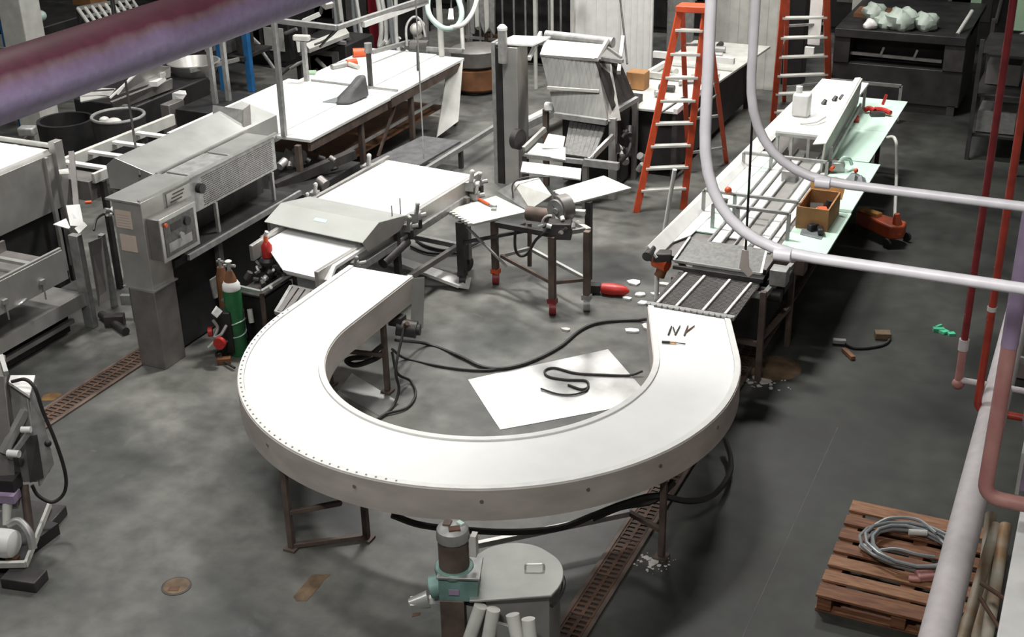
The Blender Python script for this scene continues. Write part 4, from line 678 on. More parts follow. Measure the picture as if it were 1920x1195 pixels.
# ================================================================== overhead conduits, hanging cords
def conduit(path, r, label, collars):
    t = T('conduit', label, 'pipe', path[-1], 'white overhead conduits'); t.part('pipe', MB().tube(bend(path, .42, 10), r, 16), 'conduit')
    for c0, c1 in collars: t.part('coupling', MB().cyl(c0, c1, r*1.22, n=16), 'conduit')
z1 = 3.5
e1 = V(-1.243, 4.256, 3.500); w1 = V(-0.127, 4.250, 3.500)
conduit([V(e1.x, w1.y+.02, 5.2), V(e1.x, w1.y+.02, 3.5), V(2.6, w1.y, 3.5)], .0205, 'white conduit pipe bending right in front of the processing line, nearer and lower of two', [(V(-.905, w1.y+.008, 3.5), V(-.965, w1.y+.008, 3.5))])
e2 = V(-1.295, 4.950, 3.500); w2 = V(-0.199, 5.051, 3.500)
conduit([V(e2.x, w2.y+.02, 5.2), V(e2.x, w2.y+.02, 3.5), V(2.6, w2.y, 3.5)], .0195, 'white conduit pipe bending right above the mint boards, further and upper of two', [(V(-.94, w2.y+.008, 3.5), V(-1.0, w2.y+.008, 3.5))])
hc = T('hanging_pull', 'black pull cord with a pale tag hanging over the slatted grid', 'cord', V(-2.40, 9.55, .95))
hc.part('cord', MB().cyl(V(-2.43, 9.52, 5.2), V(-2.40, 9.55, 1.25), .010, n=6), 'black'); hc.part('tag', MB().extr([V(-2.425, 9.53, 1.26), V(-2.375, 9.53, 1.26), V(-2.36, 9.53, 1.12), V(-2.32, 9.53, 1.07), V(-2.36, 9.53, 1.03), V(-2.44, 9.53, 1.10)], (0, .01, 0)), 'tag')
duct = T('purple_pipe', 'thick mauve overhead pipe with a maroon top crossing the upper left corner', 'pipe', V(-3.8, 4.2, 3.9))
duct.part('pipe', MB().cyl((-3.74, 2.4, 4.03), (-3.74, 9.5, 4.03), .130, n=40), 'pipe_paint')
duct.part('hanger', MB().beam((-3.74, 9.3, 4.03), (-3.74, 9.3, 7.0), .04), 'iron')

# ================================================================== pallet with hoses
pl = T('wooden_pallet', 'weathered wooden pallet on the floor at lower right', 'pallet', (-.72, 7.42, 0))
ys = [6.83, 7.00, 7.17, 7.34, 7.51, 7.68, 7.86]
for i, y in enumerate(ys): pl.part('board', MB().box(-1.13, -.12, y+.004*(i % 2), y+(.115 if i not in (0, 6) else .14), .118+.002*(i % 3), .138+.002*(i % 3)), 'woodpale' if i in (1, 2, 6) else 'wood', bevel=.003)
for x in (-1.12, -.66, -.22): pl.part('stringer', MB().box(x, x+.09, 6.84, 7.99, .02, .117), 'wood', bevel=.003)
for y in (6.85, 7.4, 7.85): pl.part('bottom_board', MB().box(-1.13, -.12, y, y+.12, .0, .019), 'wood')
def coil(cx, cy, z, r, n, seed, m, label):
    rr = random.Random(seed); pts = []
    for i in range(n*14):
        a = i*2*PI/14; k = r*(1+.12*math.sin(i*.21+seed)); pts.append(V(cx+k*math.cos(a)+.02*math.sin(i*.13), cy+k*.85*math.sin(a), z+.012*i/14+.01*math.sin(i*.7)))
    return one('hose_coil', MB().tube(pts, .012, 8), m, label, 'hose')
coil(-.66, 7.50, .165, .28, 5, 1, 'hosegrey', 'coil of grey hose lying on the wooden pallet')
cable('hose_end', [V(-0.920, 7.649, 0.200), V(-0.833, 7.743, 0.220), V(-0.664, 7.794, 0.220), V(-0.524, 7.653, 0.240)], .012, 'hosegrey', 'loose grey hose end arching over the hose coil', 'hose'); one('hose_sleeve', MB().cyl(V(-0.696, 7.655, 0.200), V(-0.583, 7.690, 0.200), .022, n=10), 'offwhite', 'white sleeve on top of the hose coil', 'sleeve'); one('hose_sleeve', MB().cyl(V(-0.966, 7.422, 0.170), V(-0.880, 7.374, 0.170), .024, n=10), 'offwhite', 'white sleeve at the left side of the hose coil', 'sleeve')
cable('hose_end', [V(-0.846, 7.362, 0.200), V(-0.738, 7.397, 0.220), V(-0.601, 7.391, 0.220), V(-0.497, 7.434, 0.200)], .012, 'hosegrey', 'grey hose end crossing the middle of the coil', 'hose'); one('rag', MB().obox(V(-0.525, 7.261, 0.170), .12, .10, .05, .5).obox(V(-0.582, 7.209, 0.160), .08, .06, .03, .2), 'pipe_pink', 'small pinkish rag inside the hose coil', 'rag', bevel=.012)

# ================================================================== pipes on the right wall
wp = T('main_pipe', 'large dirty white pipe running along the right wall past the pallet', 'pipe', (-.29, 7, .9)); wp.part('pipe', MB().cyl((-.305, 4.0, 1.0), (-.305, 12.2, 1.0), .09, n=32), 'dirtypipe')
for y in (8.9, 11.8): wp.part('hanger', MB().beam((-.28, y, 1.0), (2.6, y, 1.0), .03, .05), 'galv')
def rpipe(label, path, r, m, name='sprinkler_pipe', joints=(), jm=None, br=.05):
    t = T(name, label, 'pipe', path[-1]); t.part('pipe', MB().tube(bend(path, br, 6), r, 14), m)
    for c0, c1 in joints: t.part('joint', MB().cyl(c0, c1, r*1.35, n=14), jm or m)
    return t
rp = rpipe('thin red vertical pipe ending in a pink elbow, leftmost on the right wall', [V(-.57, 8.37, 5.3), V(-.57, 8.37, 1.30)], .024, 'pipe_red')
rp.part('lower_pipe', MB().tube([V(-.57, 8.37, 1.30), V(-.57, 8.37, .98)], .027, 14), 'pipe_pink', label='pink primed lower length'); rp.part('collar', MB().cyl(V(-.57, 8.37, 1.26), V(-.57, 8.37, 1.34), .034, n=14), 'dirtypipe'); rp.part('branch', MB().tube([V(-.57, 8.37, 1.03), V(2.6, 8.37, 1.03)], .022, 12), 'dirtypipe'); rp.part('joint', MB().ball(V(-.57, 8.37, 1.0), .042), 'pipe_pink')
rp = rpipe('bright red vertical pipe second from left on the right wall', [V(-.41, 8.05, 5.3), V(-.41, 8.05, 1.0), V(2.6, 8.05, 1.0)], .025, 'pipe_crimson', br=.06); rp.part('collar', MB().cyl(V(-.41, 8.05, 1.72), V(-.41, 8.05, 1.75), .03, n=12), 'offwhite')
rpipe('thick pink pipe with a rounded elbow near the right edge', [V(-.205, 6.05, 2.45), V(-.21, 6.02, 1.6), V(2.6, 6.02, 1.6)], .039, 'pipe_pink', 'header_pipe', br=.09)
rpipe('thick purple pipe rising above the pink elbow pipe at the right edge', [V(-.195, 6.06, 5.3), V(-.205, 6.05, 2.44)], .041, 'lilac', 'header_pipe')
rpipe('short thick mauve pipe loop at the extreme right edge', [V(-.06, 6.5, 2.6), V(-.06, 6.5, 1.75), V(2.6, 6.5, 1.75)], .04, 'lilac', 'header_pipe', br=.08)
jb = T('junction_box', 'mauve metal junction box between the pipes at the right edge', 'electrical box', V(.02, 6.6, 1.35)); jb.part('body', MB().box(-.06, .20, 6.5, 6.75, 1.38, 1.60), 'lilac', bevel=.006); jb.part('cover_edge', MB().box(-.075, -.055, 6.49, 6.76, 1.36, 1.62), 'offwhite', bevel=.003); jb.part('knockout', MB().cyl((.05, 6.49, 1.42), (.05, 6.50, 1.42), .03, n=12), 'iron'); jb.part('wall_arm', MB().box(.2, 2.6, 6.6, 6.64, 1.46, 1.5), 'galv')
one('panel_column', MB().box(-.36, -.10, 10.6, 10.85, 0, 2.05), 'taupe', 'brownish square column end behind the red pipes', 'column', bevel=.01)
wd = T('white_ledge', 'bright white ledge along the wall at the lower right corner', 'ledge', (.25, 5, 0)); wd.part('ledge', MB().box(-.032, .54, 2.5, 6.5, 1.22, 1.30), 'white', bevel=.008); wd.part('support', MB().box(.2, .5, 2.6, 6.3, 0, 1.22), 'offwhite')
for p0, p1, lb in ((V(-0.151, 7.028, 0.800), V(-0.208, 6.265, 0.500), 'rust-streaked pale pipe nearest the large white pipe at lower right'), (V(-0.196, 7.259, 0.720), V(-0.138, 6.427, 0.400), 'rust-streaked pale pipe in the middle of the bundle at lower right'), (V(-0.096, 6.815, 0.950), V(-0.084, 6.120, 0.650), 'rust-streaked pale pipe beside the white ledge at lower right')):
    t = T('rusty_pipe', lb, 'pipe', V(p1.x, p1.y, 0), 'rusty pipes at lower right'); t.part('pipe', MB().cyl(p0, p1+(p1-p0)*.2, .034, n=14), 'rustypipe'); t.part('stand', MB().beam((p1.x, p1.y, 0), p1, .03), 'rustiron'); t.part('stand', MB().beam((p0.x, p0.y, 0), p0, .03), 'rustiron')
one('hose_loop', MB().tube(curve([V(-0.179, 6.528, 0.350), V(-0.195, 6.636, 0.420), V(-0.152, 6.693, 0.450), V(-0.101, 6.635, 0.450), V(-0.086, 6.502, 0.380)]), .02, 8), 'rustypipe', 'pale hose loop between the rusty pipes at the bottom right', 'hose')
one('rusty_rod', MB().cyl((-.16, 6.1, 1.02), (.06, 6.0, .98), .012, n=8), 'rust', 'rusty rod sticking out over the pale pipes, upper one', 'rod'); one('rusty_rod', MB().cyl((-.15, 6.05, .96), (.06, 5.8, .86), .012, n=8), 'rust', 'rusty rod sticking out over the pale pipes, lower one', 'rod')
# scraps on the dark floor
one('green_shards', MB().obox(V(-1.002, 11.290, 0.015), .10, .05, .03, .3).obox(V(-0.952, 11.269, 0.012), .07, .06, .024, 1.).obox(V(-0.884, 11.254, 0.010), .06, .05, .02, .5).obox(V(-1.011, 11.348, 0.020), .08, .02, .02, 1.), 'glassgreen', 'bright green broken shards on the dark floor left of the red pipes', 'shards')
cable('extension_cord', [V(-1.764, 10.707, 0.020), V(-1.643, 10.629, 0.015), V(-1.513, 10.683, 0.015), V(-1.396, 10.811, 0.015), V(-1.385, 10.967, 0.015), V(-1.451, 10.987, 0.015)], .012, 'rubber', 'short black cord curved on the dark floor right of the line'); one('cord_plug', MB().obox(V(-1.778, 10.680, 0.030), .12, .05, .04, .2), 'galv', 'pale plug at the left end of the short black cord', 'plug', bevel=.006); one('cord_box', MB().obox(V(-1.447, 10.956, 0.030), .14, .10, .06, .3), 'stainbrown', 'small brown box at the right end of the short black cord', 'box', bevel=.006); one('floor_stick', MB().beam(V(-1.714, 10.556, 0.020), V(-1.600, 10.412, 0.020), .04, .03), 'brownrust', 'short brown stick on the dark floor below the black cord', 'stick')

# ================================================================== long white work table
tb = T('work_table', 'long white-topped work table with an overhead pipe frame at upper left', 'table', (-8.7, 13.3, 0))
tb.part('top', MB().box(-9.66, -8.42, 11.35, 13.85, .87, .90), 'white', bevel=.004, label='white front table top'); tb.part('top', MB().box(-9.50, -8.42, 13.86, 15.65, .87, .90), 'white', bevel=.004); tb.part('side_leaf', MB().box(-8.41, -7.96, 11.72, 13.55, .86, .895), 'white', bevel=.004, label='white side leaf'); tb.part('side_leaf', MB().box(-8.41, -7.98, 13.57, 15.62, .86, .895), 'white', bevel=.004); tb.part('front_lip', MB().box(-9.55, -8.44, 11.28, 11.36, .80, .89), 'steel', bevel=.003)
for y0, y1 in ((11.75, 13.5), (13.6, 15.6)): tb.part('apron_rail', MB().beam((-8.0, y0, .80), (-8.0, y1, .80), .04, .10), 'rustiron')
for x in (-9.4, -8.05):
    for y in (11.6, 12.95, 14.2, 15.4): tb.part('leg', MB().beam((x, y, 0), (x, y, .86), .06), 'rustiron', bevel=.004)
tb.part('low_shelf', MB().box(-9.4, -8.15, 12.8, 15.3, .28, .30), 'brownrust', label='brown lower shelf'); tb.part('shelf_rail', MB().beam((-8.1, 12.5, .45), (-8.1, 15.3, .45), .03), 'galv'); tb.part('diagonal_brace', MB().beam((-8.05, 13.3, .2), (-8.05, 13.9, .82), .03), 'rustiron')
tb.part('end_panel', MB().slab(V(-8.087, 15.303, 0.820), V(-7.988, 15.576, 0.880), V(-7.819, 15.038, 0.180), V(-7.957, 14.669, 0.050), .02), 'offwhite', label='white plastic panel hung on the table end')
# overhead frame
fz = 2.2
pa, pb = V(-8.31, 11.73, .9), V(-7.50, 11.75, 2.2)
fp = tb.part('frame_post', MB().beam((-8.31, 11.73, .9), (-8.28, 11.71, 2.2), .055), 'galv', bevel=.004); tb.part('frame_bar', MB().beam(V(-8.304, 11.757, 2.200), V(-7.464, 11.679, 2.200), .055), 'galv', bevel=.004); tb.part('frame_bar', MB().beam(V(-7.464, 11.679, 2.200), V(-7.263, 13.475, 2.200), .05), 'galv', bevel=.004, label='long galvanised frame bar'); tb.part('frame_bar', MB().beam(V(-7.399, 12.093, 2.150), V(-7.310, 13.400, 2.150), .06), 'white'); tb.part('frame_bar', MB().beam(V(-8.388, 10.768, 2.200), V(-8.320, 11.751, 2.200), .03), 'galv'); tb.part('frame_brace', MB().beam(V(-7.758, 11.770, 1.950), V(-7.464, 11.679, 2.200), .02), 'iron')
tb.part('sprayer_post', MB().beam((-9.36, 13.83, .9), (-9.36, 13.83, 1.42), .055), 'galv', bevel=.004); tb.part('sprayer_head', MB().obox((-9.38, 13.83, 1.46), .22, .09, .07, .2), 'offwhite', bevel=.015); tb.part('sprayer_nozzle', MB().cyl((-9.42, 13.80, 1.42), (-9.42, 13.80, 1.28), .03, .02, n=10), 'offwhite')
tb.part('sprayer_post', MB().beam((-8.43, 13.87, .9), (-8.43, 13.87, 1.36), .05), 'iron', bevel=.004); tb.part('sprayer_head', MB().cyl((-8.43, 13.87, 1.34), (-8.43, 13.87, 1.46), .05, n=14), 'galv'); tb.part('crossbar', MB().beam((-9.3, 13.84, .915), (-8.0, 13.80, .915), .02), 'galv')
tb.part('rear_bar', MB().beam(V(-9.008, 14.918, 1.050), V(-8.926, 15.807, 1.000), .05), 'galv'); tb.part('gooseneck', MB().tube(curve([V(-8.856, 15.602, 1.000), V(-8.978, 15.832, 1.200), V(-8.954, 16.002, 1.300), V(-8.829, 16.000, 1.250), V(-8.731, 15.922, 1.050)]), .018, 8), 'galv'); tb.part('valve_body', MB().ball(V(-8.943, 16.041, 1.120), .09).ball(V(-8.911, 16.111, 1.160), .07).cyl(V(-8.991, 16.053, 1.000), V(-8.911, 16.128, 1.020), .06, n=12), 'offwhite'); tb.part('valve_base', MB().obox(V(-8.790, 15.834, 0.960), .25, .15, .1, .3), 'steeldark'); tb.part('tall_pipe', MB().cyl((-8.31, 15.59, .9), (-8.33, 15.59, 2.4), .04, n=12), 'offwhite'); tb.part('tall_pipe', MB().cyl(V(-8.184, 15.987, 0.900), V(-8.347, 16.269, 1.600), .03, n=10), 'offwhite'); tb.part('end_rail', MB().beam(V(-8.614, 15.723, 0.940), V(-8.083, 15.787, 0.940), .05, .06), 'galv'); tb.part('drop_cord', MB().cyl(V(-8.772, 15.753, 0.950), V(-8.240, 14.781, 0.920), .02, n=8), 'iron')
one('hanging_wire', MB().cyl(V(V(-6.400, 11.504, 0.930).x, V(-6.400, 11.504, 0.930).y, 4.2), V(-6.400, 11.504, 0.930), .008, n=6), 'galv', 'thin grey wire hanging down to the far end of the infeed belt', 'wire')
gb = T('cloth_bundle', 'grey-blue cloth bundle lying on the white work table', 'cloth', V(-8.390, 13.191, 0.900))
q = V(-8.409, 13.184, 0.900); rr = random.Random(2)
gb.part('bundle', MB().add([q+V(*v) for v in ((-.06, -.20, 0), (.16, -.12, 0), (.20, .30, 0), (.0, .26, 0), (.0, -.10, .07), (.13, -.04, .16), (.18, .28, .30), (.04, .26, .28))], [(3, 2, 1, 0), (4, 5, 6, 7), (0, 1, 5, 4), (1, 2, 6, 5), (2, 3, 7, 6), (3, 0, 4, 7)]), 'slate', bevel=.04)
gb.part('loose_edge', MB().slab(q+V(-.22, -.14, .012), q+V(-.04, -.12, .012), q+V(.02, .12, .06), q+V(-.12, .06, .03), .01), 'hosegrey')
ot = T('orange_grinder', 'orange-red power tool at the back edge of the white work table', 'power tool', V(-9.457, 15.333, 0.900)); ot.part('body', MB().cyl(V(-9.441, 15.126, 0.950), V(-9.290, 15.244, 0.950), .07, .06, n=14), 'orange'); ot.part('nose', MB().cyl(V(-9.290, 15.244, 0.950), V(-9.249, 15.291, 0.950), .035, n=10), 'black')
ht = T('hand_drill', 'grey hand drill with orange bands lying on the white work table', 'drill', V(-9.310, 14.707, 0.900)); ht.part('body', MB().cyl(V(-9.363, 14.445, 0.930), V(-9.262, 14.660, 0.930), .04, .05, n=12), 'galv'); ht.part('band', MB().cyl(V(-9.256, 14.651, 0.940), V(-9.178, 14.770, 0.940), .05, n=12), 'orange'); ht.part('grip', MB().cyl(V(-9.207, 14.639, 0.940), V(-9.026, 14.569, 0.930), .03, n=10), 'offwhite')
one('green_cloth', MB().obox(V(-9.492, 14.148, 0.920), .12, .12, .04, .4), 'pistachio', 'small green cloth at the edge of the white work table', 'cloth', bevel=.012)
one('floor_tray', MB().slab((-7.90, 12.55, .32), (-7.25, 12.55, .32), (-7.20, 13.92, .32), (-7.75, 13.92, .32), .03), 'slate', 'flat dark grey tray on a low stand in front of the work table', 'tray', bevel=.004)
sd = T('tray_stand', 'low dark stand with pale rails under the flat grey tray', 'stand', (-7.5, 13.2, 0)); sd.part('rail', MB().beam((-7.18, 12.3, .26), (-7.12, 15.2, .26), .05, .06), 'galv'); sd.part('rail', MB().beam((-7.85, 12.5, .25), (-7.75, 13.9, .25), .05, .06), 'rustiron')
for x, y in ((-7.17, 12.6), (-7.15, 13.8), (-7.12, 15.0), (-7.8, 12.6), (-7.75, 13.8)): sd.part('leg', MB().beam((x, y, 0), (x, y, .24), .05), 'iron')
# dark machinery clutter below the table front
dc = T('drive_unit', 'dark drive unit with pale pulleys under the front end of the white work table', 'machine', (-8.1, 11.6, 0)); dc.part('housing', MB().box(-8.4, -7.75, 11.2, 12.4, .05, .45), 'darkmachine', bevel=.01); dc.part('arm', MB().beam((-8.2, 11.3, .45), (-7.7, 12.2, .62), .10), 'iron')
rr = random.Random(31)
for i in range(12):
    q = V(-8.05+rr.uniform(-.35, .35), 11.6+rr.uniform(-.3, .6), .50+rr.uniform(0, .2)); dc.part('pulley', MB().cyl(q, q+V(rr.uniform(-.1, .1), rr.uniform(-.05, .12), rr.uniform(-.05, .05)), rr.uniform(.03, .08), n=12), rr.choice(['iron', 'galv', 'black', 'rustiron', 'steeldark']))
dc.part('panel', MB().slab(V(-8.494, 11.869, 0.550), V(-8.536, 12.045, 0.620), V(-8.212, 12.239, 0.350), V(-8.178, 12.062, 0.300), .02), 'galv')

# ================================================================== steel column stand
ps = T('steel_column', 'tall grey steel column with a dark slot and round white cap behind the infeed conveyor', 'column', (-6.32, 13.5, 0))
ps.part('light_face', MB().box(-6.38, -6.19, 13.45, 13.75, 0, 1.68), 'steel', bevel=.005); ps.part('dark_channel', MB().box(-6.47, -6.39, 13.46, 13.74, 0, 1.66), 'black', bevel=.004); ps.part('edge_channel', MB().box(-6.52, -6.475, 13.45, 13.75, 0, 1.72), 'galv', bevel=.004); ps.part('round_bar', MB().cyl((-6.36, 13.43, 1.5), (-6.36, 13.43, 1.88), .055, n=16), 'galv'); ps.part('cap', MB().lathe((-6.36, 13.43, 1.88), [(.058, 0), (.06, .03), (.03, .06)], 16), 'white'); ps.part('top_plate', MB().slab((-6.46, 13.45, 1.72), (-6.02, 13.50, 1.72), (-5.98, 13.95, 1.72), (-6.42, 13.85, 1.72), .02), 'white', label='white top plate')

# ================================================================== hopper feeder
hp = T('hopper_feeder', 'feeder machine with a steep slatted chute and white top roll, left of the front ladder', 'machine', (-5.5, 13.5, 0))
b0, b1, t0_, t1_ = V(-5.708, 13.446, 0.950), V(-5.039, 13.386, 0.950), V(-6.003, 13.707, 1.550), V(-5.343, 13.789, 1.550)
hp.part('chute', MB().slab(b0, b1, t1_, t0_, .03), 'chutegrey', label='steep slatted chute panel')
for i in range(13):
    k0 = (i+.5)/13; hp.part('slat', MB().beam(b0.lerp(b1, k0)+V(0, -.004, .002), t0_.lerp(t1_, k0)+V(0, -.004, .002), .052, .010, up=(0, -1, .4)), 'chutegrey')
hp.part('crossbar', MB().beam(V(-5.832, 13.523, 1.240)+V(0, -.03, 0), V(-5.215, 13.584, 1.240)+V(0, -.03, 0), .03), 'offwhite'); hp.part('bottom_bar', MB().beam(b0+V(0, -.03, 0), b1+V(0, -.03, 0), .06), 'galv'); 
hp.part('top_roll', MB().slab(V(-6.002, 13.676, 1.570), V(-5.315, 13.716, 1.570), V(-5.245, 13.871, 1.700), V(-6.017, 13.868, 1.700), .05), 'white', label='white belt over the top of the chute'); hp.part('top_roller', MB().cyl(V(-6.089, 14.068, 1.700), V(-5.212, 13.991, 1.700), .06, n=16), 'galv')
hp.part('side_lever', MB().beam(V(-6.071, 13.524, 1.550), V(-6.158, 14.068, 1.720), .035, .05), 'white'); hp.part('side_lever', MB().beam(V(-5.255, 13.560, 1.600), V(-5.251, 13.919, 1.750), .035, .05), 'white'); hp.part('side_lever', MB().beam(V(-5.019, 13.659, 1.450), V(-5.199, 14.273, 1.700), .04, .05), 'offwhite'); hp.part('stay_bar', MB().beam(V(-5.286, 13.810, 1.550), V(-5.014, 13.780, 1.550), .04), 'galv'); hp.part('stay_bar', MB().beam(V(-5.238, 13.886, 1.660), V(-5.050, 13.822, 1.580), .03), 'galv')
hp.part('side_cheek', MB().slab(V(-5.326, 13.744, 1.550), V(-5.013, 13.484, 1.100), V(-5.053, 14.313, 1.000), V(-5.123, 14.026, 1.450), .03), 'iron', label='dark rusty side cheek'); hp.part('side_cheek', MB().slab(b1, b1+V(.12, .1, 0), t1_+V(.12, .15, -.05), t1_, .02), 'steeldark')
hp.part('frame_arm', MB().beam(V(-5.113, 13.580, 0.950), V(-4.927, 14.052, 1.050), .05), 'galv'); hp.part('frame_leg', MB().beam((-5.0, 13.45, 0), (-5.0, 13.45, .98), .08), 'steel', bevel=.004); hp.part('frame_leg', MB().beam((-5.0, 14.2, 0), (-5.0, 14.2, 1.0), .06), 'steeldark'); hp.part('frame_leg', MB().beam((-5.9, 13.6, 0), (-5.9, 13.6, .95), .06), 'rustiron'); hp.part('frame_leg', MB().beam((-5.9, 14.3, 0), (-5.9, 14.3, 1.2), .06), 'rustiron'); hp.part('back_box', MB().box(-5.75, -5.05, 13.75, 14.6, .05, .95), 'black')
l0, l1, l2, l3 = V(-5.442, 13.029, 0.620), V(-5.071, 13.010, 0.620), V(-5.083, 13.420, 0.860), V(-5.559, 13.505, 0.860)
hp.part('lower_belt', MB().slab(l0, l1, l2, l3, .02), 'meshgrey', label='sloping ribbed lower belt')
for i in range(8): k0 = (i+.5)/8; hp.part('rib', MB().beam(l0.lerp(l1, k0)+V(0, 0, .008), l3.lerp(l2, k0)+V(0, 0, .004), .045, .010), 'meshgrey')
hp.part('tray', MB().slab(V(-5.867, 12.970, 0.600), V(-5.370, 12.918, 0.600), V(-5.452, 13.118, 0.680), V(-5.811, 13.149, 0.680), .02), 'white', label='white discharge tray'); hp.part('tray_cover', MB().slab(V(-5.717, 13.040, 0.660), V(-5.469, 13.094, 0.660), V(-5.467, 13.155, 0.800), V(-5.688, 13.178, 0.800), .02), 'white', bevel=.01); hp.part('front_bar', MB().beam(V(-5.883, 12.946, 0.580), V(-5.140, 12.990, 0.580), .05), 'galv'); hp.part('front_bar', MB().beam(V(-5.168, 12.980, 0.580), V(-4.754, 12.982, 0.580), .06, .08), 'galv'); hp.part('side_rail', MB().beam(V(-5.965, 13.100, 0.600), V(-5.852, 13.463, 0.750), .04, .06), 'offwhite'); hp.part('side_rail', MB().beam(V(-5.118, 13.015, 0.600), V(-4.959, 13.349, 0.800), .04, .06), 'steel'); hp.part('wheel', MB().cyl(V(-6.093, 13.146, 0.700), V(-6.018, 13.131, 0.700), .12, n=18), 'iron'); hp.part('front_leg', MB().beam(V(-5.878, 12.949, 0.580), V(V(-5.878, 12.949, 0.580).x, V(-5.878, 12.949, 0.580).y, 0), .06), 'iron'); hp.part('front_leg', MB().beam(V(-5.151, 12.986, 0.580), V(V(-5.151, 12.986, 0.580).x, V(-5.151, 12.986, 0.580).y, 0), .06), 'steeldark'); hp.part('catch_board', MB().slab(V(-5.796, 12.631, 0.500), V(-5.077, 12.642, 0.500), V(-5.136, 12.818, 0.560), V(-5.845, 12.801, 0.560), .02), 'white', label='white catch board'); hp.part('white_cap', MB().obox(V(-5.857, 13.606, 0.980), .12, .1, .1, .3), 'white', bevel=.02)
rr = random.Random(8)
for i in range(14):
    q = V(-4.952, 13.606, 0.500)+V(rr.uniform(-.15, .25), rr.uniform(-.15, .3), rr.uniform(-.2, .35)); hp.part('fitting', MB().cyl(q, q+V(rr.uniform(-.1, .1), rr.uniform(-.1, .1), rr.uniform(-.08, .12)), rr.uniform(.02, .045), n=10), rr.choice(['white', 'galv', 'iron', 'black', 'steel', 'black']))
hp.part('hose', MB().tube(curve([V(-4.927, 13.577, 0.800), V(-4.836, 13.584, 0.700), V(-4.837, 13.488, 0.550), V(-4.948, 13.513, 0.400), V(-5.029, 13.595, 0.200)]), .02, 8), 'rubber')
one('pull_cord', MB().tube([V(-5.621, 15.312, 1.900), V(-5.426, 14.933, 1.600), V(-5.257, 14.597, 1.300)], .012, 6), 'iron', 'dark cord hanging in front of the white panels right of the chute', 'cord')
# table behind the hopper with box
bt = T('parts_bench', 'pale cluttered bench behind the hopper feeder and front ladder', 'bench', (-4.9, 15.6, 0)); bt.part('top', MB().slab((-5.45, 14.3, .86), (-4.55, 14.3, .86), (-4.3, 17.8, .86), (-5.4, 17.8, .86), .03), 'offwhite', bevel=.004); bt.part('rail', MB().beam((-4.52, 14.25, .88), (-4.52, 16.0, .88), .05, .06), 'white'); bt.part('rail', MB().beam((-5.4, 14.9, .92), (-5.3, 16.2, .92), .05, .06), 'white'); bt.part('crossbar', MB().beam((-5.5, 16.3, 1.0), (-4.4, 16.3, 1.0), .06, .08), 'white'); bt.part('crossbar', MB().beam((-5.4, 15.6, .92), (-4.4, 15.6, .92), .06, .06), 'offwhite'); bt.part('underbox', MB().box(-5.3, -4.55, 14.4, 17.6, .1, .8), 'darkmachine'); 
for x in (-5.35, -4.55):
    for y in (14.35, 17.6): bt.part('leg', MB().beam((x, y, 0), (x, y, .84), .06), 'iron')
one('parts_carton', MB().box(-5.42, -5.18, 15.02, 15.22, .865, 1.08), 'cardboard', 'small brown carton on the cluttered bench behind the chute', 'box', bevel=.006)
rr = random.Random(12)
for i in range(10):
    q = V(rr.uniform(-5.2, -4.7), 14.8+i*.3, .865); lb = 'metal machine part on the cluttered bench, %s from its near end' % ORD[i]
    one('bench_part', MB().cyl(q+V(0, 0, .045), q+V(rr.uniform(-.2, .2), rr.uniform(-.15, .15), .045), .04, n=10), rr.choice(['galv', 'steel', 'offwhite', 'iron']), lb, 'machine part', 'machine parts on the bench')

# ================================================================== tool cart with bench grinder
ct = T('tool_cart', 'dark tool cart with boards on top and red casters in the middle of the floor', 'cart', (-4.8, 10.6, 0))
feet = [V(-5.494, 10.539, 0.000), V(-5.215, 10.723, 0.000), V(-4.410, 10.281, 0.000), V(-4.140, 10.481, 0.000)]
for i, p in enumerate(feet):
    z_ = (.70, .70, .80, .82)[i]; m_ = 'rustiron' if i else 'iron'
    l = ct.part('leg', MB().beam((p.x, p.y, .14), (p.x, p.y, z_), (.075, .062, .062, .06)[i]), m_, bevel=.004); ct.part('caster', MB().cyl((p.x-.03, p.y-.012, .07), (p.x+.03, p.y+.012, .07), .068, n=18), ('black', 'pipe_red', 'pipe_red', 'galv')[i], l); ct.part('caster_fork', MB().box(p.x-.042, p.x+.042, p.y-.035, p.y+.035, .12, .17), ('iron', 'orange', 'pipe_red', 'galv')[i], l)
def cb(i, j, z, m='steel', k0=0., k1=1.):
    a, b = feet[i].lerp(feet[j], k0), feet[i].lerp(feet[j], k1); ct.part('rail', MB().beam((a.x, a.y, z), (b.x, b.y, z), .032), m, bevel=.003)
cb(2, 3, .33, 'rustiron'); 
back3, back2 = V(-4.757, 10.561, 0.330), V(-5.122, 10.732, 0.330)
ct.part('rail', MB().beam(V(feet[3].x, feet[3].y, .33), V(-4.953, 10.978, 0.330), .032), 'steelbright'); ct.part('rail', MB().beam(V(-4.953, 10.978, 0.330), V(-5.135, 10.697, 0.330), .032), 'galv'); ct.part('rail', MB().beam(V(-5.135, 10.697, 0.330), V(feet[2].x, feet[2].y, .33), .032), 'rustiron'); bl = V(-4.864, 10.766, 0.000); ct.part('leg', MB().beam(V(-5.006, 11.088, 0.080), V(-5.048, 11.196, 0.500), .035), 'rustiron'); ct.part('rail', MB().beam(V(-5.475, 10.541, 0.480), V(-4.867, 10.754, 0.620), .03), 'iron'); ct.part('rail', MB().beam(V(-5.422, 10.531, 0.660), V(-5.003, 10.537, 0.300), .02), 'galv'); ct.part('rail', MB().beam(V(-5.141, 10.609, 0.700), V(-4.443, 10.373, 0.780), .05), 'iron'); ct.part('rail', MB().beam(V(-4.443, 10.373, 0.780), V(-4.179, 10.569, 0.800), .04), 'galv'); ct.part('rail', MB().beam(V(-4.334, 10.685, 0.800), V(-4.150, 10.551, 0.800), .05, .04), 'offwhite')
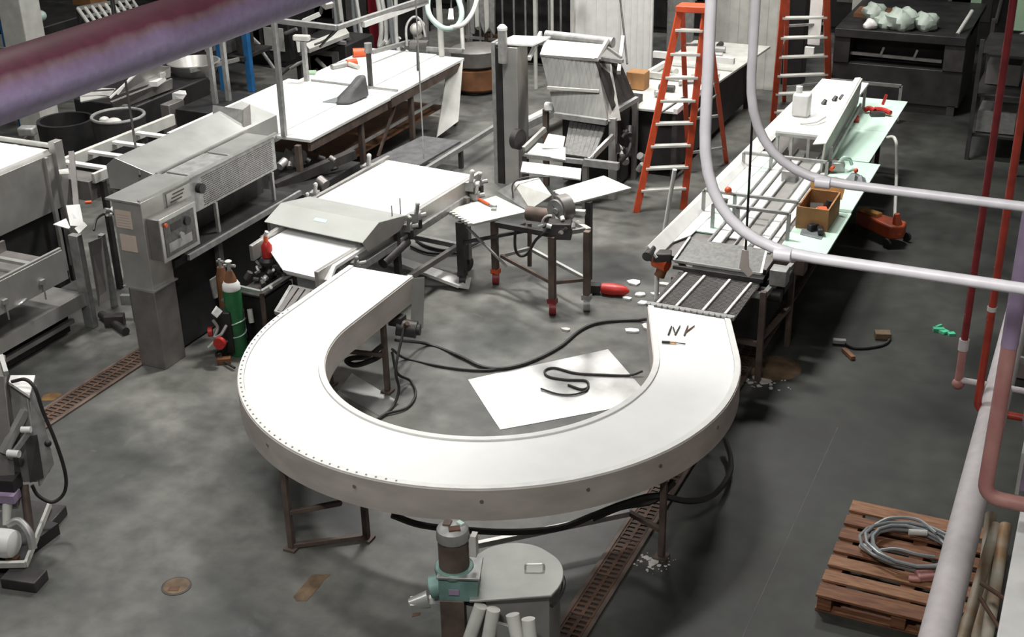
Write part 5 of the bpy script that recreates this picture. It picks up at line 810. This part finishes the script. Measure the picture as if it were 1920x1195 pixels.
ct.part('board', MB().slab(V(-5.700, 10.715, 0.740), V(-5.307, 10.434, 0.740), V(-4.950, 10.947, 0.740), V(-5.434, 11.231, 0.740), .025), 'offwhite', bevel=.003, label='pale left board with a ragged edge'); 
for i in range(8): k0 = i/7; a = V(-5.681, 10.690, 0.740).lerp(V(-5.329, 10.455, 0.740), k0); ct.part('fringe', MB().obox(a+V(-.01, -.01, -.012), .05, .035, .03, .6), 'offwhite')
ct.part('folded_sheet', MB().slab(V(-5.412, 11.215, 0.800), V(-4.950, 10.947, 0.740), V(-4.894, 10.951, 0.780), V(-5.225, 11.202, 0.920), .01), 'galv', label='folded grey sheet'); ct.part('folded_sheet', MB().slab(V(-5.225, 11.202, 0.920), V(-4.927, 10.947, 0.760), V(-4.720, 11.000, 0.920), V(-4.974, 11.271, 0.980), .012), 'offwhite'); ct.part('board', MB().slab(V(-4.747, 11.090, 0.930), V(-4.449, 10.941, 0.900), V(-4.059, 11.459, 0.930), V(-4.413, 11.620, 0.960), .02), 'offwhite', bevel=.003, label='pale right board'); ct.part('board_support', MB().beam(V(-4.355, 11.067, 0.880), V(V(-4.355, 11.067, 0.880).x, V(-4.355, 11.067, 0.880).y, .05), .06), 'iron'); ct.part('wire_loop', MB().tube(curve([V(-5.170, 11.076, 0.800), V(-5.193, 11.133, 0.930), V(-5.087, 11.197, 0.990), V(-4.870, 11.298, 0.990)]), .008, 6), 'iron')
bg = T('bench_grinder', 'dark bench grinder with wire wheels bolted on the tool cart', 'grinder', V(feet[2].x, feet[2].y+.1, .8))
ga = V(-4.421, 10.567, 0.980)
bg.part('wheel_guard', MB().cyl(ga+V(-.03, -.06, 0), ga+V(.03, .04, 0), .13, n=24), 'steeldark'); bg.part('wheel', MB().cyl(ga+V(-.04, -.09, 0), ga+V(-.03, -.06, 0), .10, n=24), 'galv', label='wire wheel face'); bg.part('hub', MB().cyl(ga+V(-.03, -.12, 0), ga+V(-.03, -.08, 0), .03, n=12), 'steelbright'); bg.part('motor', MB().cyl(V(-4.797, 10.606, 0.860), V(-4.535, 10.578, 0.880), .07, n=16), 'rustiron'); bg.part('pedestal', MB().obox(V(-4.372, 10.384, 0.840), .22, .16, .16, .3), 'iron', bevel=.01); bg.part('ring', MB().tube([V(-4.484, 10.458, 0.850)+V(.09*math.cos(a_*PI/8), -.02, .09*math.sin(a_*PI/8)) for a_ in range(16)], .012, 6, True), 'offwhite')
bg.part('rest', MB().obox(V(-4.294, 10.666, 0.920), .12, .06, .04, .2), 'offwhite'); bg.part('post', MB().beam(V(-4.414, 10.331, 0.800), V(-4.520, 10.585, 1.120), .03), 'iron'); rr = random.Random(17)
for i in range(9): q = V(-4.388, 10.294, 0.860)+V(rr.uniform(-.14, .22), rr.uniform(-.05, .12), rr.uniform(-.06, .08)); bg.part('bolt', MB().cyl(q, q+V(rr.uniform(-.05, .05), rr.uniform(-.04, .04), rr.uniform(-.03, .05)), rr.uniform(.012, .026), n=8), rr.choice(['white', 'steelbright', 'iron', 'galv']))
cable('grinder_cord', [V(-4.463, 10.319, 0.840), V(-4.664, 10.488, 0.650), V(-4.848, 10.705, 0.400), V(-4.933, 10.701, 0.360), V(-4.970, 10.673, 0.450), V(-4.942, 10.646, 0.660), V(-4.834, 10.621, 0.740)], .014, 'rubber', 'black cord hanging in a loop from the bench grinder')
cable('grinder_cord', [V(-6.507, 11.426, 0.020), V(-6.313, 11.307, 0.020), V(-6.071, 11.275, 0.020), V(-5.913, 11.402, 0.020), V(-5.811, 11.650, 0.040)], .016, 'rubber', 'black cord on the floor behind the left leg of the tool cart'); cable('grinder_cord', [V(-6.473, 11.243, 0.020), V(-6.228, 11.149, 0.020), V(-6.004, 11.207, 0.020), V(-5.807, 11.317, 0.020)], .014, 'rubber', 'second black cord on the floor between infeed conveyor and tool cart')
sp = T('spanner_tool', 'small orange-handled tool on the pale left board of the tool cart', 'tool', V(-5.397, 10.967, 0.750)); sp.part('handle', MB().cyl(V(-5.535, 11.032, 0.760), V(-5.357, 10.922, 0.760), .014, n=8), 'orange'); sp.part('head', MB().cyl(V(-5.363, 10.934, 0.755), V(-5.278, 10.903, 0.755), .018, n=8).obox(V(-5.276, 10.848, 0.752), .05, .04, .02, .3), 'galv')

# ================================================================== dark oven and machines at upper right
ov = T('oven_machine', 'large dark machine with a wide slot opening at upper right', 'machine', (-2.6, 18.6, 0))
ov.part('body', MB().box(-3.50, -1.75, 18.2, 19.6, .12, .62), 'darkmachine', bevel=.01); ov.part('upper_body', MB().box(-3.50, -1.75, 18.75, 19.6, .62, 1.10), 'darkmachine', bevel=.01); ov.part('top_beam', MB().box(-3.50, -1.75, 18.15, 18.8, .98, 1.10), 'darkmachine', bevel=.01, label='lintel above the slot'); ov.part('side_post', MB().box(-3.50, -3.28, 18.18, 18.75, .62, .98), 'darkmachine', bevel=.008); ov.part('side_post', MB().box(-2.02, -1.75, 18.18, 18.75, .62, .98), 'iron', bevel=.008); ov.part('slot_bar', MB().beam((-3.28, 18.3, .74), (-2.05, 18.3, .72), .04), 'galv'); ov.part('bracket', MB().obox((-2.85, 18.28, .80), .03, .04, .12, 0, 0, .3), 'galv'); ov.part('bracket', MB().obox((-2.4, 18.28, .80), .03, .04, .12, 0, 0, .3), 'galv'); ov.part('front_frame', MB().beam((-3.40, 17.6, .52), (-2.45, 17.6, .52), .04).beam((-3.40, 17.6, .05), (-3.40, 17.6, .52), .04).beam((-2.45, 17.6, .05), (-2.45, 17.6, .52), .04), 'galv', label='pale guard frame'); ov.part('skirt', MB().box(-3.45, -1.80, 18.22, 18.3, 0, .12), 'black')
for x in (-3.4, -1.85): ov.part('leg', MB().beam((x, 18.25, 0), (x, 18.25, .14), .1), 'iron')
rr = random.Random(5); ov.part('side_lever', MB().cyl(V(-1.897, 18.337, 1.100), V(-1.780, 18.695, 1.350), .025, n=8), 'offwhite'); ov.part('top_box', MB().box(-3.4, -2.9, 18.9, 19.4, 1.10, 1.16), 'brownrust')
for i, (q, r_, lb) in enumerate(((V(-2.656, 18.386, 1.220), .16, 'big crumpled pale bag on top of the dark machine, in the middle'), (V(-2.345, 18.452, 1.200), .13, 'pale round bag on top of the dark machine, right of the biggest'), (V(-2.861, 18.433, 1.180), .12, 'pale lumpy bag on top of the dark machine, left of the biggest'), (V(-3.043, 18.256, 1.160), .07, 'small white ball on the left of the dark machine top'), (V(-3.069, 18.662, 1.250), .12, 'pale wrapped bundle at the back left of the dark machine top'))):
    m_ = MB().ball(q, r_*1.35, .8, 22)
    for v_ in m_.v: d_ = v_-q; v_ += d_*.16*math.sin(d_.x*31+d_.y*23+d_.z*27)
    one('plastic_bag', m_, 'palebag' if i != 3 else 'white', lb, 'bag')
ov.part('top_deck', MB().box(-3.5, -1.75, 18.6, 20.4, 1.03, 1.105), 'darkmachine')
one('tall_panel', MB().box(-3.72, -3.5, 20.5, 20.6, 0, 2.2), 'offwhite', 'pale upright board behind the rear ladder', 'board'); one('tall_panel', MB().box(-2.0, -1.85, 20.6, 20.75, 0, 2.4), 'pistachio', 'pale green post behind the dark machine', 'post'); one('signboard', MB().box(-1.05, -.50, 15.9, 16.0, 1.75, 2.4), 'pistachio', 'pale green panel seen between the red pipes at the top right', 'board')
one('panel_stand', MB().beam((-.8, 15.95, 0), (-.8, 15.95, 1.75), .05), 'iron', 'dark stand carrying the pale green panel', 'stand')
dm = T('dark_rack', 'dark shelving rack in shadow right of the oven machine', 'rack', (-1.1, 17.0, 0)); 
for x in (-1.4, -.85):
    for y in (16.4, 17.6): dm.part('post', MB().beam((x, y, 0), (x, y, 1.5), .05), 'iron')
for z_ in (.3, .8, 1.3): dm.part('shelf', MB().box(-1.42, -.83, 16.4, 17.6, z_, z_+.03), 'darkmachine')
dm.part('bin', MB().box(-1.35, -.9, 16.5, 17.0, .34, .6), 'galv'); dm.part('bin', MB().box(-1.35, -.95, 16.9, 17.4, .84, 1.1), 'steeldark')

# ================================================================== far machinery
# pale building column at far left
one('building_column', MB().box(-13.10, -12.72, 12.5, 12.85, 0, 6), 'offwhite', 'pale square building column behind the mauve pipe at far left', 'column', bevel=.01)
one('building_column', MB().box(-10.66, -10.46, 17.6, 17.8, 0, 3.2), 'redcolumn', 'dark red column behind the white work table', 'column', bevel=.01)
# white panels
for i, (x0, x1, y, h, m, lb) in enumerate(((-7.30, -6.52, 17.8, 2.3, 'white', 'tall white panel standing behind the chute, left one'), (-6.50, -6.02, 17.75, 2.3, 'white', 'tall white panel standing behind the chute, right one'), (-5.95, -5.55, 18.2, 2.3, 'galv', 'narrow grey upright panel right of the white panels'), (-5.35, -4.35, 18.6, 2.2, 'offwhite', 'pale corrugated panel behind the front ladder'))):
    t = T('standing_panel', lb, 'panel', ((x0+x1)/2, y, 0)); t.part('sheet', MB().box(x0, x1, y, y+.05, 0, h), m, bevel=.005)
    n = 5 if i < 2 else 7
    for k in range(n): xx = x0+(x1-x0)*(k+.5)/n; t.part('rib', MB().box(xx-.008, xx+.008, y-.008, y+.001, .02, h-.02), m)
one('dark_column', MB().box(-4.40, -4.10, 19.0, 19.3, 0, 3.0), 'black', 'dark upright column behind the overhead conduits', 'column', bevel=.01)
# cage rack with vertical bars
rk = T('cage_rack', 'dark cage rack with thin vertical bars behind the steel column', 'rack', (-8.6, 18.9, 0))
for i in range(10): rk.part('bar', MB().cyl((-9.4+i*.2, 18.6, .35), (-9.4+i*.2, 18.6, 2.3), .018, n=8), 'galv')
for z_ in (.4, 1.15, 1.9): rk.part('cross_rail', MB().beam((-9.5, 18.6, z_), (-7.5, 18.6, z_), .04), 'galv')
rk.part('contents', MB().box(-9.45, -7.55, 18.8, 19.8, .1, 1.9), 'black', bevel=.02); rk.part('contents', MB().box(-9.2, -8.9, 18.68, 18.79, .1, .45), 'brownrust', bevel=.02)
for x in (-9.5, -7.5): rk.part('post', MB().beam((x, 18.6, 0), (x, 18.6, 2.4), .06), 'galv')
for i, (x, y) in enumerate(((-7.35, 18.5), (-7.12, 18.55))): one('wood_post', MB().box(x, x+.12, y, y+.12, 0, 2.2), 'woodpale', ['pale wooden post beside the cage rack', 'pale wooden post between the cage rack and the white panels'][i], 'post', bevel=.006)
hr = T('guard_rail', 'pale bent guard rail in front of the cage rack', 'rail', (-7.4, 17.6, 0)); hr.part('rail', MB().tube(bend([V(-7.75, 17.5, 0), V(-7.75, 17.5, 1.45), V(-7.2, 17.6, 1.75), V(-7.2, 17.6, 0)], .08), .03, 8), 'offwhite'); hr.part('upright', MB().cyl((-7.5, 17.55, 0), (-7.5, 17.55, 1.6), .025, n=8), 'offwhite')
# brown drum trolley
dr = T('drum_trolley', 'dark round tub with an orange-brown base behind the white work table end', 'tub', (-8.54, 17.1, 0)); dr.part('tub', MB().lathe((-8.54, 17.1, .38), [(.28, 0), (.36, .05), (.38, .26), (.34, .28)], 24), 'steeldark'); dr.part('base', MB().lathe((-8.54, 17.1, 0), [(.30, .04), (.35, .08), (.36, .36), (.28, .38)], 24), 'brownrust', label='orange-brown base'); dr.part('foot_ring', MB().lathe((-8.54, 17.1, 0), [(.25, 0), (.3, .02), (.28, .05)], 20), 'black')
one('yellow_scrap', MB().obox((-6.95, 16.7, .12), .25, .35, .24, .4), 'cardboard', 'brown cardboard scrap on the floor behind the steel column', 'box', bevel=.01); 
lt = T('low_conveyor', 'low pale conveyor rail on the floor behind the steel column', 'conveyor', (-6.6, 15.6, 0)); lt.part('rail', MB().beam((-6.75, 14.6, .30), (-6.35, 17.2, .30), .06, .10), 'galv'); lt.part('bed', MB().slab((-7.0, 14.7, .26), (-6.78, 14.6, .26), (-6.4, 17.2, .26), (-6.7, 17.3, .26), .03), 'offwhite')
for y, x in ((14.8, -6.75), (17.0, -6.42)): lt.part('leg', MB().beam((x, y, 0), (x, y, .28), .06), 'iron')
# hanging hoses
rr = random.Random(14)
for i in range(10):
    x = -10.98+i*.125; y = 17.2+rr.uniform(-.2, .2); z0 = rr.uniform(.42, .6)
    one('hanging_hose', MB().tube(curve([V(x, y, 2.6), V(x+rr.uniform(-.08, .05), y, 1.7), V(x+rr.uniform(-.02, .12), y-.05, z0+.35), V(x+.08, y-.1, z0), V(x+.2, y-.1, z0+.1)]), rr.uniform(.022, .038), 8), rr.choice(['hosewhite', 'hosewhite', 'hosegrey', 'offwhite']), 'pale hose in the bunch hanging behind the white work table, %s from left' % ORD[i], 'hose', 'hoses hanging behind the work table')
hk = T('hose_rack', 'grey upright rack with hanging hoses behind the white work table', 'rack', (-10.0, 17.5, 0)); hk.part('bar', MB().beam((-11.2, 17.45, 2.6), (-9.5, 17.45, 2.6), .06), 'galv')
for x in (-11.15, -10.35, -9.55): hk.part('post', MB().beam((x, 17.45, 0), (x, 17.45, 2.6), .06), 'galv')
one('hanging_hose', MB().tube(curve([V(-8.035, 14.833, 2.000), V(-7.911, 14.522, 1.800), V(-7.736, 14.324, 1.700), V(-7.540, 14.271, 1.620), V(-7.475, 14.479, 1.620), V(-7.467, 14.594, 1.750), V(-7.622, 14.794, 1.900), V(-7.747, 14.930, 2.000)]), .035, 10), 'hosemint', 'thick mint-green hose hanging in a loop above the far end of the work table', 'hose'); one('hanging_hose', MB().tube(curve([V(-7.504, 14.345, 1.620), V(-7.377, 14.436, 1.650), V(-7.346, 14.637, 1.750), V(-7.426, 14.944, 1.850), V(-7.473, 15.109, 1.950)]), .03, 10), 'hosewhite', 'pale hose curving up right of the mint-green loop', 'hose'); one('hose_tag', MB().slab(V(-7.829, 14.943, 1.700), V(-7.777, 14.961, 1.700), V(-7.697, 14.812, 1.600), V(-7.769, 14.786, 1.600), .02), 'offwhite', 'small pale tag hanging inside the mint hose loop', 'tag'); one('hose_hanger', MB().cyl(V(-7.803, 14.952, 1.700), V(-7.893, 15.159, 2.050), .012, n=6), 'iron', 'thin wire above the small pale tag', 'wire')
ck = T('coat_hook', 'rack of pale rags hanging above the dark round tub', 'rags', (-8.85, 18.1, 0)); ck.part('stand', MB().cyl((-8.85, 18.1, 0), (-8.85, 18.1, 2.2), .03, n=8), 'iron')
for i in range(5): x = -9.08+i*.085; ck.part('rag', MB().hexa([(x, 18.0, .62+.1*(i % 3)), (x+.07, 18.02, .6+.14*(i % 2)), (x+.07, 18.07, .66), (x, 18.07, .66), (x-.02, 18.0, 2.1), (x+.1, 18.02, 2.1), (x+.1, 18.08, 2.1), (x-.02, 18.08, 2.1)]), 'offwhite' if i % 2 else 'galv', bevel=.01)
# blue rack uprights
br = T('blue_rack', 'dark rack with bright blue uprights behind the white work table', 'rack', (-11.8, 15.9, 0))
for x, y in ((-12.05, 15.6), (-11.74, 15.85)): br.part('upright', MB().beam((x, y, 0), (x, y, 2.3), .09), 'blue', bevel=.006, label='bright blue upright')
for z_ in (.5, 1.05, 1.6): br.part('shelf', MB().box(-13.3, -11.75, 15.7, 16.5, z_, z_+.05), 'iron'); br.part('beam', MB().beam((-13.3, 15.68, z_), (-11.74, 15.85, z_), .04, .08), 'galv')
rr = random.Random(6)
for i in range(9):
    x = -13.1+i*.15; z_ = (.55, 1.1)[i % 2]; one('rack_item', MB().box(x, x+.12, 15.8, 16.1, z_+.001, z_+rr.uniform(.15, .35)), rr.choice(['black', 'galv', 'offwhite', 'steeldark', 'iron']), 'small container on the %s shelf of the blue rack, %s from left' % (('lower', 'upper')[i % 2], ORD[i//2]), 'container', 'containers on the blue rack', bevel=.01)
b2 = T('blue_rack', 'blue rack uprights beside the pale building column at far left', 'rack', (-13.5, 12.9, 0))
for x, y in ((-13.9, 12.6), (-13.45, 12.9)): b2.part('upright', MB().beam((x, y, 0), (x, y, 1.6), .10), 'blue', bevel=.006)
b2.part('shelf', MB().box(-14.3, -13.4, 12.8, 13.5, .6, .65), 'iron'); b2.part('bin', MB().box(-13.8, -13.5, 12.8, 13.1, .65, .95), 'offwhite', bevel=.02); b2.part('crossbeam', MB().beam((-14.3, 12.7, 1.2), (-13.4, 12.85, 1.2), .05), 'galv')
# round tub and other tubs
kt = T('round_tub', 'dark round tub with a bright rim and pale lumps inside, behind the open frame conveyor', 'tub', (-10.43, 11.45, 0))
kt.part('shell', MB().lathe((-10.43, 11.45, 0), [(.26, .3), (.29, .35), (.31, .98), (.28, .98), (.26, .5), (.02, .45)], 32), 'iron'); kt.part('rim', MB().tube([V(-10.43+.30*math.cos(a*PI/16), 11.45+.30*math.sin(a*PI/16), .99) for a in range(32)], .02, 8, True), 'galv', label='bright rim'); 
for x, y, r_ in ((-10.42, 11.35, .10), (-10.2, 11.45, .07), (-10.62, 11.42, .06)): kt.part('lump', MB().ball((x, y, .93), r_, .6), 'offwhite')
for a in (0.5, 2.6, 4.7): kt.part('leg', MB().cyl((-10.43+.22*math.cos(a), 11.45+.22*math.sin(a), 0), (-10.43+.22*math.cos(a), 11.45+.22*math.sin(a), .34), .03, n=8), 'iron')
t2 = T('round_tub', 'black round tub half hidden under the mauve pipe at left', 'tub', (-11.4, 11.6, 0)); t2.part('shell', MB().lathe((-11.4, 11.6, 0), [(.30, 0), (.32, .05), (.34, .8), (.30, .8), (.28, .2)], 28), 'black'); t2.part('contents', MB().ball((-11.4, 11.6, .55), .2, .5), 'steeldark')
pp = T('hand_pump', 'pale hand pump with a grey stem behind the open frame conveyor', 'pump', (-10.6, 10.2, 0)); pp.part('stem', MB().cyl((-10.6, 10.2, 0), (-10.6, 10.2, 1.10), .06, n=14), 'steeldark'); pp.part('head', MB().obox((-10.6, 10.2, 1.15), .18, .14, .10, .4), 'galv', bevel=.02); pp.part('knob', MB().ball((-10.1, 9.5, 1.22), .06, .7), 'white'); pp.part('arm', MB().beam((-10.6, 10.2, 1.1), (-10.1, 9.5, 1.2), .03), 'iron')
# stainless trough machine and mixer
ms = T('trough_mixer', 'stainless trough machine with sloping sides under the mauve pipe', 'machine', (-11.0, 12.8, 0))
ms.part('trough', MB().slab(V(-11.000, 12.141, 1.000), V(-10.930, 13.071, 1.000), V(-10.928, 13.094, 1.120), V(-10.903, 12.532, 1.300), .03), 'steel', label='sloping stainless side'); ms.part('front_sheet', MB().slab(V(-11.336, 11.864, 1.120), V(-10.878, 11.984, 1.120), V(-10.972, 11.975, 1.020), V(-11.195, 11.694, 1.000), .02), 'offwhite', label='white front sheet'); ms.part('sheet_edge', MB().tube([V(-11.209, 11.722, 1.130), V(-11.051, 11.869, 1.120), V(-10.877, 11.946, 1.130)], .01, 6), 'iron'); ms.part('edge_strip', MB().beam(V(-10.876, 11.849, 1.050), V(-10.776, 12.332, 1.280), .02), 'white'); ms.part('side_rail', MB().slab(V(-10.959, 11.931, 0.980), V(-10.947, 13.089, 0.980), V(-10.947, 13.064, 0.860), V(-11.019, 12.028, 0.840), .03), 'steeldark'); ms.part('lower_rail', MB().beam(V(-11.157, 12.454, 0.750), V(-11.139, 13.197, 0.750), .05, .06), 'steeldark'); ms.part('body', MB().box(-11.9, -10.9, 12.3, 13.8, .1, .82), 'black', bevel=.02); ms.part('post', MB().beam((-10.75, 11.95, 0), (-10.75, 11.95, .95), .06), 'steeldark'); ms.part('white_box', MB().obox(V(-11.006, 12.823, 1.000), .22, .30, .06, .3), 'white'); ms.part('white_box', MB().obox(V(-11.040, 12.986, 1.060), .20, .25, .06, .3), 'offwhite')
cbx = T('switch_cabinet', 'black switch cabinet with a white sheet on top behind the open frame conveyor', 'cabinet', (-10.1, 12.9, 0)); cbx.part('body', MB().box(-10.45, -9.85, 12.5, 13.4, 0, .78), 'black', bevel=.01); cbx.part('side_body', MB().box(-10.6, -10.46, 12.4, 12.7, 0, .85), 'steeldark', bevel=.01); cbx.part('sheet', MB().slab(V(-10.944, 13.025, 0.800), V(-10.685, 13.041, 0.800), V(-10.810, 13.182, 0.800), V(-11.029, 13.155, 0.800), .012), 'white'); cbx.part('sheet', MB().slab(V(-10.944, 13.025, 0.800), V(-10.685, 13.041, 0.800), V(-10.738, 13.005, 0.720), V(-10.904, 13.022, 0.720), .01), 'white'); cbx.part('lamp', MB().cyl((-10.41, 12.495, .50), (-10.41, 12.46, .50), .03, n=10), 'red', label='red lamp')
mb = T('mixing_bowl', 'large steel mixing bowl with a bright rim under the mauve pipe', 'bowl', (-11.2, 13.9, 0)); mb.part('bowl', MB().lathe((-11.2, 13.9, .70), [(.15, 0), (.26, .08), (.36, .28), (.33, .285), (.24, .12), (.1, .08)], 32), 'steel'); mb.part('stand', MB().lathe((-11.2, 13.9, 0), [(.3, 0), (.2, .1), (.16, .70)], 20), 'iron'); mb.part('rail', MB().beam((-11.0, 13.55, .95), (-10.75, 14.3, .95), .03, .05), 'galv')
sf2 = T('pipe_trestle', 'pair of grey pipe legs with a white clamp left of the long work table', 'trestle', (-9.7, 12.3, 0))
for q in (V(-10.117, 12.881, 0.740), V(-10.044, 13.062, 0.740)): sf2.part('leg', MB().beam((q.x, q.y, 0), (q.x, q.y, 1.78), .055), 'galv')
q = V(-10.117, 12.881, 0.740); q2 = V(-10.044, 13.062, 0.740)
sf2.part('crossbar', MB().beam((q.x, q.y, 1.55), (q2.x, q2.y, 1.58), .03), 'galv'); sf2.part('clamp', MB().obox((q2.x-.08, q2.y, 1.80), .16, .09, .07, .3), 'white', bevel=.01); sf2.part('top_bar', MB().beam((q.x, q.y, 1.70), (q2.x, q2.y, 1.70), .03), 'galv')
# tray rack with rods over the mauve pipe
tr2 = T('rod_rack', 'rack with rows of pale rods above the mauve pipe at the top left', 'rack', (-13.3, 14.7, 0))
ra, rb_ = V(-13.619, 14.475, 1.400), V(-13.315, 15.279, 1.400); rc_, rd_ = V(-13.218, 14.260, 1.200), V(-13.253, 15.353, 1.200)
for i in range(9): k0 = i/8; tr2.part('rod', MB().cyl(ra.lerp(rb_, k0), rc_.lerp(rd_, k0), .028, n=8), 'offwhite')
tr2.part('rail', MB().beam(ra, rb_, .05), 'galv'); tr2.part('rail', MB().beam(ra.lerp(rc_, .45), rb_.lerp(rd_, .45), .035), 'galv'); tr2.part('rail', MB().beam(rc_, rd_, .05), 'galv')
for p_ in (ra, rb_, rc_, rd_): tr2.part('post', MB().beam((p_.x, p_.y, 0), p_, .05), 'iron')
# dark blocks filling the far hall
rr = random.Random(77)
blocks = [(-19.5, -17.8, 15.5, 17.5, 1.3), (-17.3, -15.2, 20.5, 22.5, 1.9), (-16.2, -14.6, 14.6, 16.2, 1.0), (-14.6, -12.6, 18.2, 20.0, 1.6), (-12.3, -11.0, 18.6, 20.4, 1.7), (-14.0, -11.5, 22.0, 24.0, 2.2), (-10.5, -8.2, 21.5, 23.0, 2.3), (-7.8, -5.8, 21.5, 23.2, 2.0), (-15.8, -14.4, 11.2, 12.8, .9), (-5.2, -3.0, 22.5, 24.0, 1.8), (-2.6, -1.0, 22.0, 23.5, 1.6), (-11.0, -10.1, 16.0, 16.8, .80), (-12.9, -11.9, 17.2, 18.0, .9)]
names = ['against the left wall behind the rod rack', 'in the far left of the hall', 'below the rod rack', 'between rod rack and blue rack', 'right of the blue rack', 'deep behind the blue rack', 'behind the hose rack', 'behind the white panels', 'at far left behind the building column', 'behind the dark upright column', 'behind the dark oven machine', 'low behind the left edge of the white work table', 'between the blue rack and the hose rack']
for (x0, x1, y0, y1, h), nm in zip(blocks, names):
    t = T('dark_machine', 'dark machine housing standing '+nm, 'machine', ((x0+x1)/2, (y0+y1)/2, 0)); t.part('housing', MB().box(x0, x1, y0, y1, .1, h), 'darkmachine', bevel=.02); t.part('plinth', MB().box(x0+.05, x1-.05, y0+.05, y1-.05, 0, .1), 'black')
    for k in range(3): xx = x0+(x1-x0)*rr.uniform(.1, .9); t.part('panel', MB().box(max(x0, xx-.2), min(x1, xx+.2), y0-.012, y0+.01, h*.3, h*rr.uniform(.6, .95)), rr.choice(['galv', 'steeldark', 'iron', 'offwhite']), bevel=.005)
    for k in range(4): a = V(rr.uniform(x0, x1), y0-.05, h*rr.uniform(.2, 1.)); t.part('pipe', MB().cyl(a, a+V(rr.uniform(-.4, .4), 0, rr.uniform(-.5, .5)*h), .03, n=8), rr.choice(['galv', 'offwhite', 'steeldark']))
    t.part('top_rail', MB().beam((x0, y0, h+.04), (x1, y0, h+.04), .05), 'galv')
oc = one('orange_carton', MB().box(-16.0, -15.6, 16.9, 17.3, 0, 1.35), 'cardboard', 'orange-brown carton stack just above the mauve pipe at far left', 'box', bevel=.01); gs = T('valve_stand', 'thin stand topped by a mint-green valve cap at the top left', 'stand', V(V(-14.170, 14.246, 1.300).x, V(-14.170, 14.246, 1.300).y, 0)); gs.part('cap', MB().ball(V(-14.170, 14.246, 1.300), .12, .7), 'hosemint'); gs.part('stem', MB().cyl(V(V(-14.170, 14.246, 1.300).x, V(-14.170, 14.246, 1.300).y, 0), V(-14.453, 14.531, 1.220), .03, n=8), 'iron')
lp = T('inspection_lamp', 'pale hinged inspection lamp arm beyond the end of the mauve pipe', 'lamp', V(V(-10.667, 15.824, 1.150).x, V(-10.667, 15.824, 1.150).y, 0)); lp.part('arm', MB().beam(V(-10.682, 15.819, 1.150), V(-10.455, 15.936, 1.250), .06), 'white'); lp.part('head', MB().beam(V(-10.567, 16.087, 1.450), V(-10.333, 16.015, 1.350), .14, .08), 'offwhite'); lp.part('link', MB().beam(V(-10.455, 15.936, 1.250), V(-10.439, 16.034, 1.400), .04), 'iron'); lp.part('stand', MB().beam(V(V(-10.667, 15.824, 1.150).x, V(-10.667, 15.824, 1.150).y, 0), V(-10.667, 15.824, 1.150), .06), 'galv')
sc = T('side_conveyor', 'pale narrow conveyor tray running behind the white work table', 'conveyor', V(V(-10.771, 16.483, 0.600).x, V(-10.771, 16.483, 0.600).y, 0)); sc.part('tray', MB().slab(V(-10.378, 15.372, 0.950), V(-10.195, 15.195, 0.930), V(-10.166, 16.228, 0.930), V(-10.352, 16.431, 0.950), .06), 'offwhite'); sc.part('body', MB().slab(V(-10.279, 15.313, 0.850), V(-10.257, 15.340, 0.800), V(-10.217, 16.368, 0.800), V(-10.281, 16.406, 0.850), .5), 'black'); sc.part('cord', MB().tube(curve([V(-10.096, 15.188, 1.000), V(-9.992, 15.336, 1.050), V(-9.802, 15.334, 1.200), V(-9.537, 15.043, 1.400)]), .015, 6), 'iron')
cable('pendant_chain', [V(V(-8.376, 9.370, 1.800).x, V(-8.376, 9.370, 1.800).y, 5.2), V(-8.376, 9.370, 1.800), V(-7.594, 8.491, 1.570)], .012, 'iron', 'dark hanging cord ending at the top of the guarded conveyor', 'cord'); cable('pendant_chain', [V(-6.411, 7.164, 3.600), V(-6.557, 7.308, 3.300)], .01, 'iron', 'dark hanging cord crossing the top of the mauve pipe', 'cord')
